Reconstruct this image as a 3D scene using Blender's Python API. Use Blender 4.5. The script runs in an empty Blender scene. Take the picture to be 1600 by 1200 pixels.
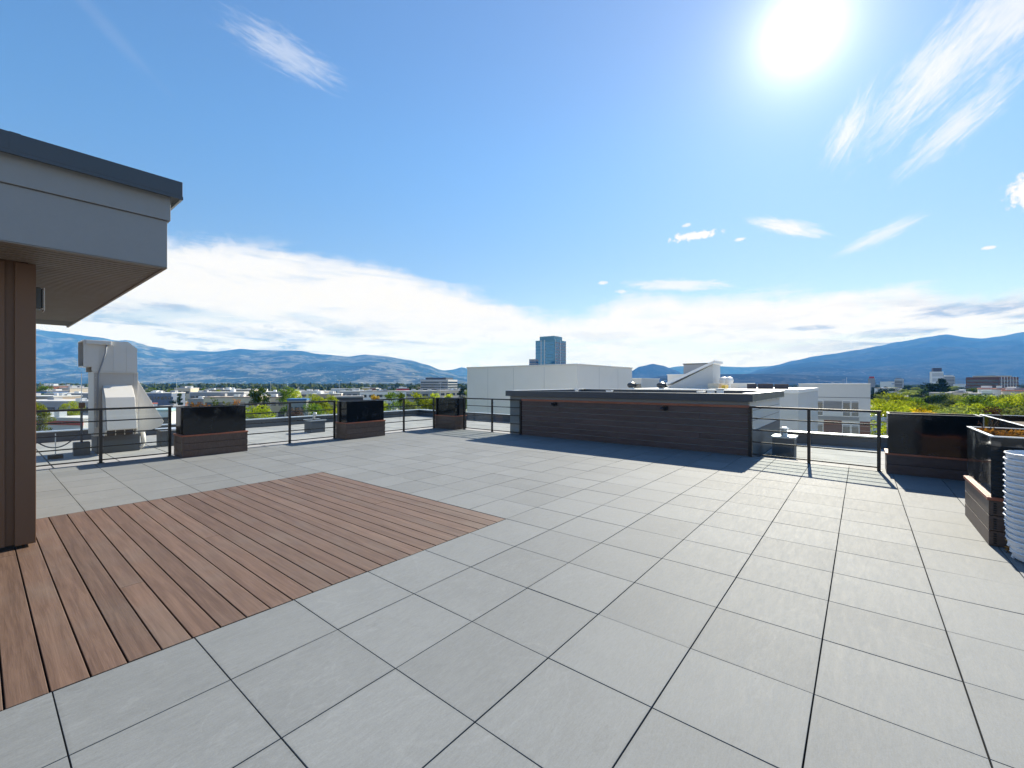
import bpy, bmesh, math, random
from mathutils import Vector, Matrix, noise
rnd = random.Random(7)
sc = bpy.context.scene
col = sc.collection
R = math.radians

# ------------------------------------------------------------------ camera
F_PX, HEAD, EYE = 677.48, R(38.91), 1.56
cam_d = bpy.data.cameras.new('camera'); cam = bpy.data.objects.new('camera', cam_d); col.objects.link(cam)
cam.location = (0, 0, EYE); cam.rotation_euler = (R(90), 0, HEAD)
cam_d.sensor_width = 36; cam_d.lens = F_PX/1600*36; cam_d.shift_y = -0.0006
cam_d.clip_start = .05; cam_d.clip_end = 120000
sc.camera = cam
FW = Vector((-math.sin(HEAD), math.cos(HEAD))); RT = Vector((math.cos(HEAD), math.sin(HEAD)))
def at(px, d):
    """ground point whose bearing is that of picture column px, d metres ahead"""
    return FW*d + RT*((px-800)/F_PX*d)
def zat(py, d): return EYE+(599.0-py)/F_PX*d

# ------------------------------------------------------------------ world, sun, exposure
SUN_AZ, SUN_EL = R(-5.2), R(34.0)        # azimuth clockwise from +Y
sun_dir = Vector((math.sin(SUN_AZ)*math.cos(SUN_EL), math.cos(SUN_AZ)*math.cos(SUN_EL), math.sin(SUN_EL)))
world = bpy.data.worlds.new('World'); sc.world = world; world.use_nodes = True
nt = world.node_tree; nt.nodes.clear()
class NT:
    def __init__(s, nt): s.nt = nt
    def node(s, t, **kw):
        n = s.nt.nodes.new(t)
        for k, v in kw.items(): setattr(n, k, v)
        return n
    def put(s, sock, v):
        if isinstance(v, bpy.types.NodeSocket): s.nt.links.new(v, sock)
        else: sock.default_value = v
    def m(s, op, a, b=None, c=None, clamp=False):
        n = s.node('ShaderNodeMath', operation=op); n.use_clamp = clamp
        for i, v in enumerate((a, b, c)):
            if v is not None: s.put(n.inputs[i], v)
        return n.outputs[0]
    def vm(s, op, a, b=None):
        n = s.node('ShaderNodeVectorMath', operation=op); s.put(n.inputs[0], a)
        if b is not None: s.put(n.inputs[1], b)
        return n.outputs['Value'] if op in ('DOT_PRODUCT', 'LENGTH') else n.outputs[0]
    def comb(s, x, y, z):
        n = s.node('ShaderNodeCombineXYZ')
        for i, v in enumerate((x, y, z)): s.put(n.inputs[i], v)
        return n.outputs[0]
    def noise(s, vec, scale, detail=4, rough=.55, dist=0):
        n = s.node('ShaderNodeTexNoise'); s.put(n.inputs['Vector'], vec)
        n.inputs['Scale'].default_value = scale; n.inputs['Detail'].default_value = detail
        n.inputs['Roughness'].default_value = rough; n.inputs['Distortion'].default_value = dist
        return n.outputs['Fac']
    def ss(s, v, lo, hi):
        n = s.node('ShaderNodeMapRange', interpolation_type='SMOOTHSTEP'); s.put(n.inputs[0], v)
        s.put(n.inputs[1], lo); s.put(n.inputs[2], hi); n.inputs[3].default_value = 0; n.inputs[4].default_value = 1
        return n.outputs[0]
    def mix(s, f, a, b, blend='MIX'):
        n = s.node('ShaderNodeMix', data_type='RGBA', blend_type=blend)
        s.put(n.inputs[0], f); s.put(n.inputs[6], a); s.put(n.inputs[7], b)
        return n.outputs[2]
    def ramp(s, v, stops):
        n = s.node('ShaderNodeValToRGB'); s.put(n.inputs[0], v); e = n.color_ramp.elements
        while len(e) < len(stops): e.new(.5)
        for i, (p, c) in enumerate(stops): e[i].position = p; e[i].color = (*c, 1)
        return n.outputs[0]
    def bump(s, h, strength, dist):
        n = s.node('ShaderNodeBump'); s.put(n.inputs['Height'], h)
        n.inputs['Strength'].default_value = strength; n.inputs['Distance'].default_value = dist
        return n.outputs[0]
SKY_STRENGTH, SUN_STRENGTH, EXPOSURE = .088, 4.9, .95
W = NT(nt)
sky = W.node('ShaderNodeTexSky', sky_type='NISHITA'); sky.sun_disc = False
sky.sun_elevation = SUN_EL; sky.sun_rotation = SUN_AZ; sky.air_density = 1.0; sky.dust_density = .05; sky.ozone_density = 2.2; sky.altitude = 350
geo = W.node('ShaderNodeTexCoord'); D = geo.outputs['Generated']
sep = W.node('ShaderNodeSeparateXYZ'); W.put(sep.inputs[0], D); dx, dy, dz = sep.outputs
az = W.m('MULTIPLY', W.m('ARCTAN2', dx, dy), 57.2958); el = W.m('MULTIPLY', W.m('ARCSINE', dz), 57.2958)
zc = W.m('ADD', W.m('MAXIMUM', dz, 0.0), .06)
plane = W.comb(W.m('DIVIDE', dx, zc), W.m('DIVIDE', dy, zc), 0.0)
azel = W.comb(az, el, 0.0)
# streaky layers: long thin shapes along azimuth
st = W.comb(W.m('MULTIPLY', az, .035), W.m('MULTIPLY', el, .22), 3.1)
n_str = W.noise(st, 1.6, 5, .62, .6); n_pl = W.noise(plane, .55, 5, .6, .4); n_fine = W.noise(azel, .45, 6, .66, .5)
# upper edge of the low cloud bank against azimuth
fc = W.node('ShaderNodeFloatCurve'); cv = fc.mapping.curves[0]
pts = [(-180, 11), (-120, 12), (-89, 13), (-77, 14.8), (-67.5, 15.7), (-58.4, 15.2), (-49, 13.3), (-38.9, 10.8), (-32, 9.4), (-27, 10.0), (-23, 11.4), (-15, 10.4), (-5, 10.4), (3, 10.0), (11, 8.6), (40, 10), (90, 12), (180, 11)]
while len(cv.points) < len(pts): cv.points.new(.5, .5)
for p, (a, e) in zip(cv.points, pts): p.location = ((a+180)/360, e/20)
fc.mapping.update(); W.put(fc.inputs['Value'], W.m('DIVIDE', W.m('ADD', az, 180.0), 360.0))
edge = W.m('MULTIPLY', fc.outputs[0], 20.0)
ragged = W.m('ADD', edge, W.m('MULTIPLY', W.m('SUBTRACT', n_str, .5), 5.0))
ragged = W.m('ADD', ragged, W.m('MULTIPLY', W.m('SUBTRACT', n_fine, .5), 2.2))
bank = W.ss(W.m('SUBTRACT', ragged, el), -.35, 1.9)
thin = W.m('SUBTRACT', 1.0, W.m('MULTIPLY', W.ss(n_str, .50, .68), .45))       # thinner streaks inside the bank
bank = W.m('MULTIPLY', bank, thin)
def blob(a0, e0, la, le, rot, sharp=(.30, .75), nz=None, amt=.9, k=1.0):
    """one cloud: an oblique soft ellipse broken up by noise"""
    c, s_ = math.cos(R(rot)), math.sin(R(rot)); ce = math.cos(R(e0))
    x = W.m('MULTIPLY', W.m('SUBTRACT', az, a0), ce); y = W.m('SUBTRACT', el, e0)
    u = W.m('DIVIDE', W.m('ADD', W.m('MULTIPLY', x, c), W.m('MULTIPLY', y, s_)), la)
    v = W.m('DIVIDE', W.m('SUBTRACT', W.m('MULTIPLY', y, c), W.m('MULTIPLY', x, s_)), le)
    g = W.m('SUBTRACT', 1.0, W.m('SQRT', W.m('ADD', W.m('MULTIPLY', u, u), W.m('MULTIPLY', v, v))))
    if nz is None:
        vec = W.comb(W.m('MULTIPLY', u, la*.16), W.m('MULTIPLY', v, le*.75), a0*.37)
        nz = W.noise(vec, 2.6, 5, .68, .7)
    g = W.m('ADD', g, W.m('MULTIPLY', W.m('SUBTRACT', nz, .5), amt*2))
    return W.m('MULTIPLY', W.ss(g, *sharp), k)
puff = W.noise(azel, 1.3, 6, .62, .3)
clouds = [
    blob(-66.5, 34.0, 7.0, 2.2, -14, (.1, .95), amt=.75, k=.42),
    blob(6.0, 27.5, 9, 3.2, 42, (.0, 1.15), amt=.9, k=.78), blob(7.0, 22.6, 6, 1.9, 38, (.05, 1.1), amt=.85, k=.72),
    blob(-1.0, 24.8, 4.2, 1.8, 62, (.0, 1.1), amt=.85, k=.7), blob(11, 30, 8, 4, 40, (.1, .9), amt=.7, k=.7),
    blob(-6.6, 16.9, 5.2, 1.15, -22, (.15, .85), amt=.6, k=.85), blob(1.5, 14.6, 5.4, 1.0, 20, (.15, .9), amt=.65, k=.6),
    blob(-16.2, 17.4, 3.6, .62, 2, (.12, .62), nz=puff, amt=1.0, k=.97), blob(-11.2, 16.4, .9, .35, 5, (.2, .75), nz=puff, amt=.6, k=.9),
    blob(11.2, 15.8, 1.6, 1.9, 30, (.15, .55), nz=puff, amt=.9, k=.97), blob(-17, 18.7, .8, .35, 10, (.2, .75), nz=puff, amt=.6, k=.7),
    blob(-18.5, 12.0, 8.0, 1.0, -4, (.1, .8), amt=.7, k=.75), blob(-27, 12.8, .9, .35, 0, (.2, .75), nz=puff, amt=.7, k=.8),
    blob(-24.6, 11.6, 1.2, .4, 0, (.2, .75), nz=puff, amt=.7, k=.7), blob(8.8, 11.9, .8, .25, 0, (.2, .75), nz=puff, amt=.6, k=.9),
    blob(-82, 31, 7, .9, -40, (.1, .9), amt=.6, k=.05), blob(-120, 35, 14, 5, 20, (.1, .9), amt=.7, k=.6), blob(60, 30, 14, 5, 20, (.1, .9), amt=.7, k=.6), blob(150, 32, 18, 6, 0, (.1, .9), amt=.7, k=.5)]
cover = bank
for c in clouds: cover = W.m('MAXIMUM', cover, c)
# grey undersides drifting low in the bank
nz2 = W.noise(W.comb(W.m('MULTIPLY', az, .075), W.m('MULTIPLY', el, .5), 9.3), 1.25, 5, .6, .4)
low = W.m('MULTIPLY', W.ss(el, 9.5, 5.5), W.ss(nz2, .50, .62))
greys = W.m('MULTIPLY', low, W.m('ADD', .25, W.m('MULTIPLY', W.m('ADD', W.ss(az, -9.0, 4.0), W.ss(az, -48.0, -66.0)), .75)))
for g in (blob(8.3, 6.9, 6.5, 1.1, 3, (.1, .6), amt=.6), blob(2.5, 5.0, 5, .7, 2, (.1, .6), amt=.6), blob(-4.2, 6.0, 3, .4, 0, (.1, .6), amt=.6), blob(-70, 5.6, 12, .9, -4, (.1, .8), amt=.6, k=.8),
          blob(-77, 7.8, 3.4, .8, 0, (.1, .7), amt=.6, k=.8), blob(-52, 5.2, 8, .45, -3, (.1, .8), amt=.6, k=.7), blob(9.2, 8.6, 5, .6, 4, (.1, .6), amt=.6, k=.8)):
    greys = W.m('MAXIMUM', greys, g)
pf = W.noise(W.comb(W.m('MULTIPLY', az, .30), W.m('MULTIPLY', el, .95), 2.2), 1.1, 6, .66, .5)
greys = W.m('MULTIPLY', greys, W.m('ADD', .35, W.m('MULTIPLY', W.ss(pf, .36, .60), .65)))
greys = W.m('MAXIMUM', greys, W.m('MULTIPLY', W.m('MULTIPLY', W.ss(pf, .53, .64), W.ss(el, 9.0, 6.0)), W.m('ADD', .22, W.m('MULTIPLY', W.ss(az, -60.0, -74.0), .35))))
skyc = sky.outputs[0]
hz = W.ss(el, 9.0, 0.0)
cosang = W.vm('DOT_PRODUCT', D, tuple(sun_dir))
ang = W.m('MULTIPLY', W.m('ARCCOSINE', W.m('MINIMUM', cosang, 1.0)), 57.2958)
g1 = W.m('POWER', 2.718, W.m('MULTIPLY', ang, -1/2.0)); g2 = W.m('POWER', 2.718, W.m('MULTIPLY', ang, -1/9.0))
CL = 5.9
cloud_col = W.mix(greys, (CL*.97, CL*1.0, CL*1.06, 1), (CL*.36, CL*.43, CL*.55, 1))
wlow = W.ss(el, 11.0, 1.0)
cloud_col = W.mix(wlow, cloud_col, W.mix(1.0, cloud_col, (.93, 1.04, 1.42, 1), 'MULTIPLY'))
skyc = W.mix(W.m('MULTIPLY', hz, .35), skyc, (3.3, 4.1, 5.0, 1))
tint = W.mix(W.ss(el, 30.0, 6.0), W.mix(1.0, skyc, (.64, .94, 1.12, 1), 'MULTIPLY'), W.mix(1.0, skyc, (.66, .70, .80, 1), 'MULTIPLY'))
out_c = W.mix(cover, tint, cloud_col)
glow = W.mix(1.0, out_c, W.mix(g1, (0, 0, 0, 1), (15, 14.6, 14, 1)), 'ADD')
glow = W.mix(1.0, glow, W.mix(g2, (0, 0, 0, 1), (.9, .88, .84, 1)), 'ADD')
g3 = W.m('POWER', 2.718, W.m('MULTIPLY', ang, -1/30.0)); glow = W.mix(1.0, glow, W.mix(g3, (0, 0, 0, 1), (.85, .35, .05, 1)), 'ADD')
bg = W.node('ShaderNodeBackground'); W.put(bg.inputs[0], glow); bg.inputs[1].default_value = SKY_STRENGTH
wo = W.node('ShaderNodeOutputWorld'); W.put(wo.inputs[0], bg.outputs[0])
sun_d = bpy.data.lights.new('sun', 'SUN'); sun_d.energy = SUN_STRENGTH; sun_d.angle = R(.53); sun_d.color = (1, .975, .94)
sun = bpy.data.objects.new('sun', sun_d); col.objects.link(sun)
sun.rotation_euler = (-sun_dir).to_track_quat('-Z', 'Y').to_euler()
vs = sc.view_settings; sc.display_settings.display_device = 'sRGB'
vs.view_transform = 'Standard'; vs.look = 'None'; vs.gamma = 1; vs.use_curve_mapping = False; vs.exposure = EXPOSURE
world.cycles.sampling_method = 'MANUAL'; world.cycles.sample_map_resolution = 512
sc.cycles.max_bounces = 8; sc.cycles.volume_bounces = 0; sc.cycles.transparent_max_bounces = 12
sc.cycles.sample_clamp_indirect = 6; sc.cycles.caustics_reflective = False; sc.cycles.caustics_refractive = False

# ------------------------------------------------------------------ helpers
class MB:
    def __init__(s): s.v = []; s.f = []; s.m = []
    def face(s, pts, m=0):
        b = len(s.v); s.v += [tuple(p) for p in pts]; s.f.append(tuple(range(b, b+len(pts)))); s.m.append(m)
    def hexa(s, p, m=0):
        b = len(s.v); s.v += [tuple(q) for q in p]
        for q in ((0, 3, 2, 1), (4, 5, 6, 7), (0, 1, 5, 4), (1, 2, 6, 5), (2, 3, 7, 6), (3, 0, 4, 7)):
            s.f.append(tuple(b+i for i in q)); s.m.append(m)
        return s
    def box(s, a, c, m=0):
        x0, y0, z0 = a; x1, y1, z1 = c
        return s.hexa([(x0, y0, z0), (x1, y0, z0), (x1, y1, z0), (x0, y1, z0), (x0, y0, z1), (x1, y0, z1), (x1, y1, z1), (x0, y1, z1)], m)
    def rbox(s, c, half, rot, z0, z1, m=0):
        cs, sn = math.cos(rot), math.sin(rot)
        q = [(c[0]+x*cs-y*sn, c[1]+x*sn+y*cs) for x, y in ((-half[0], -half[1]), (half[0], -half[1]), (half[0], half[1]), (-half[0], half[1]))]
        return s.hexa([(x, y, z0) for x, y in q]+[(x, y, z1) for x, y in q], m)
    def prism(s, poly, axis, a, c, m=0):
        """extrude polygon (list of 2-tuples) along axis from a to c; axis 'x' polygon is (y,z), 'y' (x,z), 'z' (x,y)"""
        def P(p, t): return {'x': (t, p[0], p[1]), 'y': (p[0], t, p[1]), 'z': (p[0], p[1], t)}[axis]
        n = len(poly); b = len(s.v); s.v += [P(p, a) for p in poly]+[P(p, c) for p in poly]
        s.f.append(tuple(range(b+n-1, b-1, -1))); s.m.append(m); s.f.append(tuple(range(b+n, b+2*n))); s.m.append(m)
        for i in range(n):
            j = (i+1) % n; s.f.append((b+i, b+j, b+n+j, b+n+i)); s.m.append(m)
        return s
    def tube(s, pts, r, n=8, m=0):
        pts = [Vector(p) for p in pts]; rs = r if isinstance(r, (list, tuple)) else [r]*len(pts)
        b = len(s.v)
        for i, p in enumerate(pts):
            t = (pts[min(i+1, len(pts)-1)]-pts[max(i-1, 0)]).normalized()
            u = t.orthogonal().normalized() if i == 0 else (u-t*u.dot(t)).normalized()
            w = t.cross(u)
            for k in range(n):
                a = 2*math.pi*k/n; s.v.append(tuple(p+(u*math.cos(a)+w*math.sin(a))*rs[i]))
        for i in range(len(pts)-1):
            for k in range(n):
                l = (k+1) % n; s.f.append((b+i*n+k, b+i*n+l, b+(i+1)*n+l, b+(i+1)*n+k)); s.m.append(m)
        s.f.append(tuple(b+k for k in range(n-1, -1, -1))); s.m.append(m)
        e = b+(len(pts)-1)*n; s.f.append(tuple(e+k for k in range(n))); s.m.append(m)
        return s
    def lathe(s, c, prof, n=16, m=0):
        b = len(s.v)
        for r, z in prof:
            for k in range(n): a = 2*math.pi*k/n; s.v.append((c[0]+r*math.cos(a), c[1]+r*math.sin(a), c[2]+z))
        for i in range(len(prof)-1):
            for k in range(n):
                l = (k+1) % n; s.f.append((b+i*n+k, b+i*n+l, b+(i+1)*n+l, b+(i+1)*n+k)); s.m.append(m)
        s.f.append(tuple(b+k for k in range(n-1, -1, -1))); s.m.append(m)
        e = b+(len(prof)-1)*n; s.f.append(tuple(e+k for k in range(n))); s.m.append(m)
        return s
    def build(s, name, mats, parent=None, bevel=0, smooth=False, fix=True):
        me = bpy.data.meshes.new(name)
        o0 = Vector((0, 0, 0))
        if parent is not None:
            q = parent
            while q is not None: o0 += q.location; q = q.parent
        me.from_pydata([tuple(Vector(p)-o0) for p in s.v], [], s.f)
        if not isinstance(mats, (list, tuple)): mats = [mats]
        for mt in mats: me.materials.append(mt)
        if len(mats) > 1: me.polygons.foreach_set('material_index', s.m)
        if fix:
            bm = bmesh.new(); bm.from_mesh(me); bmesh.ops.recalc_face_normals(bm, faces=bm.faces); bm.to_mesh(me); bm.free()
        if smooth: me.polygons.foreach_set('use_smooth', [True]*len(me.polygons))
        me.update()
        o = bpy.data.objects.new(name, me); col.objects.link(o)
        if parent is not None: o.parent = parent
        if bevel:
            b = o.modifiers.new('bevel', 'BEVEL'); b.width = bevel; b.segments = 2; b.limit_method = 'ANGLE'
        return o
def box(name, a, c, mat, parent=None, bevel=0): return MB().box(a, c).build(name, mat, parent, bevel)
def empty(name, loc, label, cat, group=None):
    o = bpy.data.objects.new(name, None); o.location = loc; o.empty_display_size = .2; col.objects.link(o)
    return tag(o, label, cat, group)
def tag(o, label, cat, group=None):
    o['label'] = label; o['category'] = cat
    if group: o['group'] = group
    return o
def struct(o): o['kind'] = 'structure'; return o
def stuff(o): o['kind'] = 'stuff'; return o
def copy_tree(o, parent=None):
    c = o.copy(); col.objects.link(c)
    if parent is not None: c.parent = parent
    for ch in list(o.children): copy_tree(ch, c)
    return c

# ------------------------------------------------------------------ materials
def mat(name):
    m = bpy.data.materials.new(name); m.use_nodes = True
    n = NT(m.node_tree); b = m.node_tree.nodes['Principled BSDF']; return m, n, b
def obj_coord(n, rand=True, scale=(1, 1, 1)):
    tc = n.node('ShaderNodeTexCoord').outputs['Object']
    if rand:
        oi = n.node('ShaderNodeObjectInfo'); r = n.m('MULTIPLY', oi.outputs['Random'], 57.0)
        tc = n.vm('ADD', tc, n.comb(r, n.m('MULTIPLY', r, 1.7), n.m('MULTIPLY', r, .6)))
        return n.vm('MULTIPLY', tc, scale), oi.outputs['Random']
    return n.vm('MULTIPLY', tc, scale), None
def world_coord(n, scale=(1, 1, 1)):
    return n.vm('MULTIPLY', n.node('ShaderNodeNewGeometry').outputs['Position'], scale)
def plain(name, rgb, rough=.5, metal=0, var=.12, scale=3, spec=.5, bump=0, grime=0):
    m, n, b = mat(name)
    v = world_coord(n)
    f = n.noise(v, scale, 5, .6); g = n.noise(v, scale*9, 3, .6)
    s = n.m('ADD', n.m('MULTIPLY', n.m('SUBTRACT', f, .5), var*2.2), n.m('MULTIPLY', n.m('SUBTRACT', g, .5), var*.8))
    c = n.vm('SCALE', rgb[:3]); 
    c_node = c.node; n.put(c_node.inputs['Scale'], n.m('ADD', 1.0, s))
    n.put(b.inputs['Base Color'], c)
    n.put(b.inputs['Roughness'], n.m('ADD', rough, n.m('MULTIPLY', n.m('SUBTRACT', f, .5), .25), clamp=True))
    b.inputs['Metallic'].default_value = metal; b.inputs['Specular IOR Level'].default_value = spec
    if bump: n.put(b.inputs['Normal'], n.bump(g, bump, .004))
    return m
def two(name, c1, c2, scale, rough, detail=5, lo=.4, hi=.6, bump=0, world=True, stretch=(1, 1, 1)):
    m, n, b = mat(name); v = world_coord(n, stretch)
    f = n.noise(v, scale, detail, .6)
    n.put(b.inputs['Base Color'], n.mix(n.ss(f, lo, hi), (*c1, 1), (*c2, 1))); b.inputs['Roughness'].default_value = rough
    if bump: n.put(b.inputs['Normal'], n.bump(f, bump, .01))
    return m

def m_tile():
    m, n, b = mat('porcelain tile')
    v, r = obj_coord(n, True, (9, 1.6, 1)); v2, _ = obj_coord(n, True)
    streak = n.noise(v, 3.2, 5, .68, .8); cloud = n.noise(v2, 1.6, 4, .55, .4)
    fine, _ = obj_coord(n, True, (70, 12, 1)); gr = n.noise(fine, 2.0, 4, .7, .5); speck = n.noise(v2, 160, 2, .6)
    wc = world_coord(n); blot = n.noise(wc, .55, 5, .6)
    s = n.m('ADD', n.m('MULTIPLY', n.m('SUBTRACT', streak, .5), .34), n.m('MULTIPLY', n.m('SUBTRACT', cloud, .5), .22))
    s = n.m('ADD', s, n.m('MULTIPLY', n.m('SUBTRACT', gr, .5), .42)); s = n.m('ADD', s, n.m('MULTIPLY', n.m('SUBTRACT', speck, .5), .34))
    s = n.m('ADD', s, n.m('MULTIPLY', n.m('SUBTRACT', r, .5), .13)); s = n.m('ADD', s, n.m('MULTIPLY', n.m('SUBTRACT', blot, .5), .22))
    stain = n.m('MULTIPLY', n.ss(n.noise(wc, 1.9, 6, .7, .6), .60, .74), -.13); s = n.m('ADD', s, stain)
    mk = n.noise(n.vm('MULTIPLY', wc, (1, .6, 1)), 1.1, 5, .6, 1.2); ringm = n.m('SUBTRACT', 1.0, n.ss(n.m('ABSOLUTE', n.m('SUBTRACT', mk, .58)), 0.0, .012)); s = n.m('ADD', s, n.m('MULTIPLY', ringm, .07))
    dots = n.ss(n.noise(wc, 26, 2, .5), .76, .80); s = n.m('ADD', s, n.m('MULTIPLY', dots, -.22))
    ox = n.node('ShaderNodeSeparateXYZ'); n.put(ox.inputs[0], n.node('ShaderNodeTexCoord').outputs['Object']); ed = n.m('MAXIMUM', n.m('ABSOLUTE', ox.outputs[0]), n.m('ABSOLUTE', ox.outputs[1]))
    s = n.m('ADD', s, n.m('MULTIPLY', n.m('MULTIPLY', n.ss(ed, .275, .30), n.ss(cloud, .3, .7)), -.16))
    c = n.vm('SCALE', (.178, .189, .196)); n.put(c.node.inputs['Scale'], n.m('ADD', 1.0, s)); n.put(b.inputs['Base Color'], c)
    n.put(b.inputs['Roughness'], n.m('ADD', .72, n.m('MULTIPLY', n.m('SUBTRACT', streak, .5), .22)))
    b.inputs['Specular IOR Level'].default_value = .22
    n.put(b.inputs['Normal'], n.bump(n.m('ADD', streak, n.m('MULTIPLY', gr, .6)), .28, .0022))
    return m
def m_deck(name, c1, c2, c3, axis='x', rough=.6, bump=.5, var=.42):
    m, n, b = mat(name)
    sc_ = {'x': (1.1, 26, 8), 'z': (26, 26, 1.1)}[axis]; sf = {'x': (5, 190, 40), 'z': (190, 190, 5)}[axis]
    v, r = obj_coord(n, True, sc_); vf, _ = obj_coord(n, True, sf); vo, _ = obj_coord(n, True)
    g = n.noise(v, 1.0, 6, .62, 1.3); f = n.noise(vf, 1.0, 4, .7, .6); w = n.noise(vo, .9, 4, .6)
    c = n.mix(n.ss(g, .3, .7), (*c1, 1), (*c2, 1)); c = n.mix(n.m('MULTIPLY', n.ss(w, .45, .75), .6), c, (*c3, 1))
    s = n.m('ADD', n.m('MULTIPLY', n.m('SUBTRACT', r, .5), var), n.m('MULTIPLY', n.m('SUBTRACT', f, .5), 1.0))
    k = n.vm('SCALE', c); n.put(k.node.inputs['Scale'], n.m('ADD', 1.0, s)); n.put(b.inputs['Base Color'], k)
    n.put(b.inputs['Roughness'], n.m('ADD', rough, n.m('MULTIPLY', n.m('SUBTRACT', f, .5), .2)))
    n.put(b.inputs['Normal'], n.bump(n.m('ADD', g, f), bump, .0012)); b.inputs['Specular IOR Level'].default_value = .4
    return m
M = {}
M['tile'] = m_tile()
M['deck'] = m_deck('composite decking', (.094, .055, .038), (.148, .092, .066), (.142, .108, .087), var=.28)
M['clad'] = m_deck('dark composite cladding', (.078, .052, .050), (.110, .075, .070), (.09, .074, .070), rough=.45, var=.22)
M['cladtan'] = m_deck('weathered brown cladding', (.085, .055, .044), (.125, .085, .068), (.10, .09, .082), rough=.5, var=.2)
M['copper'] = m_deck('red brown trim board', (.30, .095, .052), (.38, .125, .070), (.3, .11, .07), rough=.45, var=.1)
M['under'] = plain('black membrane', (.02, .02, .022), .8)
M['black'] = plain('black powder coat', (.010, .011, .013), .30, .0, .2, 5, .6)
M['gloss'] = plain('black glossy sheet', (.006, .010, .015), .12, 0, .3, 1.5, .45)
M['capmetal'] = plain('dark blue grey flashing', (.040, .052, .068), .38, .0, .12, 2, .6)
def m_gloss():
    m, n, b = mat('black glossy sheet'); v = world_coord(n); d_ = n.noise(v, 2.2, 6, .7, .8); w_ = n.noise(n.vm('MULTIPLY', v, (1, 1, 4)), 14, 4, .7)
    n.put(b.inputs['Base Color'], n.mix(n.m('MULTIPLY', n.ss(d_, .5, .75), n.ss(w_, .4, .7)), (.006, .010, .014, 1), (.05, .055, .058, 1)))
    n.put(b.inputs['Roughness'], n.m('ADD', .07, n.m('MULTIPLY', n.ss(d_, .45, .75), .25))); b.inputs['Specular IOR Level'].default_value = .5
    n.put(b.inputs['Normal'], n.bump(n.noise(v, 1.6, 2, .5), .10, .05)); return m
M['gloss'] = m_gloss()
M['alu'] = plain('mill finish metal edge', (.55, .57, .60), .3, .9, .08, 5)
M['galv'] = plain('galvanised sheet', (.62, .65, .68), .38, .75, .1, 6)
M['mech'] = plain('beige enamelled sheet metal', (.66, .63, .58), .38, .0, .05, 3)
M['mech2'] = plain('grey beige enamelled sheet', (.50, .48, .45), .42, 0, .06, 3); M['mech_lit'] = plain('lit enamelled hood', (.66, .64, .60), .35, 0, .05, 3)  # paler enamel copy paints in the bright reflecting slope of the intake hood
M['mechdark'] = plain('louvre interior', (.05, .045, .04), .6)
M['fascia'] = plain('grey painted fascia board', (.235, .245, .255), .55, 0, .07, 6, bump=.1)
M['brownpanel'] = plain('brown metal panel', (.135, .070, .038), .45, 0, .08, 4)
M['soffit'] = plain('taupe vented soffit', (.19, .165, .14), .5, 0, .07, 4)
M['curb'] = plain('dark grey curb membrane', (.075, .09, .105), .7, 0, .15, 3)
M['roofmem'] = two('torch on roofing membrane', (.24, .24, .245), (.34, .335, .33), 1.3, .85, 7, .3, .7, .4)
M['render'] = plain('beige grey render', (.74, .71, .66), .8, 0, .05, 1.2)
M['siding'] = plain('pale fibre cement siding', (.52, .53, .53), .6, 0, .05, 1.5)
M['whitepaint'] = plain('white painted', (.74, .74, .73), .5, 0, .05, 1)
M['cream'] = plain('cream stucco', (.62, .54, .42), .8, 0, .06, .5)
M['brick'] = plain('orange brick', (.30, .12, .07), .85, 0, .12, .5)
M['brownwall'] = plain('brown brick', (.16, .075, .055), .85, 0, .12, 1.5)
M['greywall'] = plain('grey wall', (.30, .31, .33), .75, 0, .08, .4)
M['darkwall'] = plain('charcoal wall', (.05, .045, .055), .6, 0, .1, .5)
M['bluewall'] = plain('blue wall', (.05, .16, .36), .6, 0, .1, .5)
M['slate'] = plain('slate blue wall', (.13, .17, .25), .7, 0, .15, .3)
M['tealdark'] = plain('blue green spandrel', (.12, .30, .40), .35, .2, .1, .3)
M['red'] = plain('red fascia', (.48, .04, .035), .5, 0, .08, .5)
M['yellow'] = plain('yellow fascia', (.70, .45, .05), .5, 0, .08, .5)
M['teal'] = plain('pale teal metal roof', (.42, .58, .60), .45, .2, .06, .4)
M['whiteroof'] = plain('pale roof', (.58, .57, .56), .8, 0, .12, .15)
M['greyroof'] = plain('grey roof', (.30, .30, .31), .85, 0, .15, .15)
M['tanroof'] = plain('tan roof', (.38, .31, .25), .85, 0, .15, .15)
M['redroof'] = plain('red tile roof', (.34, .09, .06), .8, 0, .15, .3)
M['winglass'] = plain('dark window glass', (.03, .05, .065), .12, 0, .3, .4, .9)
M['blueglass'] = plain('blue curtain glass', (.05, .24, .40), .10, .25, .35, .12, 1.0)
M['blueglass_shade'] = plain('shade tone of blue curtain glass', (.015, .09, .20), .08, .25, .3, .12, 1.0)  # darker copy of the tower glass; shade on its right face put into colour
M['plastic'] = plain('white resin plastic', (.70, .72, .76), .38, 0, .03, 4)
M['soil'] = two('potting soil', (.05, .032, .02), (.10, .07, .045), 30, .95, bump=.6)
M['carpaint0'] = plain('white car paint', (.7, .7, .7), .25, 0, .02); M['carpaint1'] = plain('black car paint', (.02, .02, .025), .2, 0, .02)
M['carpaint2'] = plain('blue car paint', (.04, .09, .22), .25, .2, .02); M['carpaint3'] = plain('silver car paint', (.38, .39, .41), .3, .5, .02)
M['carpaint4'] = plain('red car paint', (.35, .03, .03), .25, .1, .02); M['tyre'] = plain('tyre rubber', (.02, .02, .02), .8)
M['bark'] = plain('bark', (.09, .065, .05), .9, 0, .3, 3)
M['concrete'] = plain('concrete', (.42, .41, .39), .85, 0, .12, .3)
M['asphalt'] = two('asphalt', (.055, .056, .06), (.095, .095, .098), .2, .9, 8)
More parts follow.
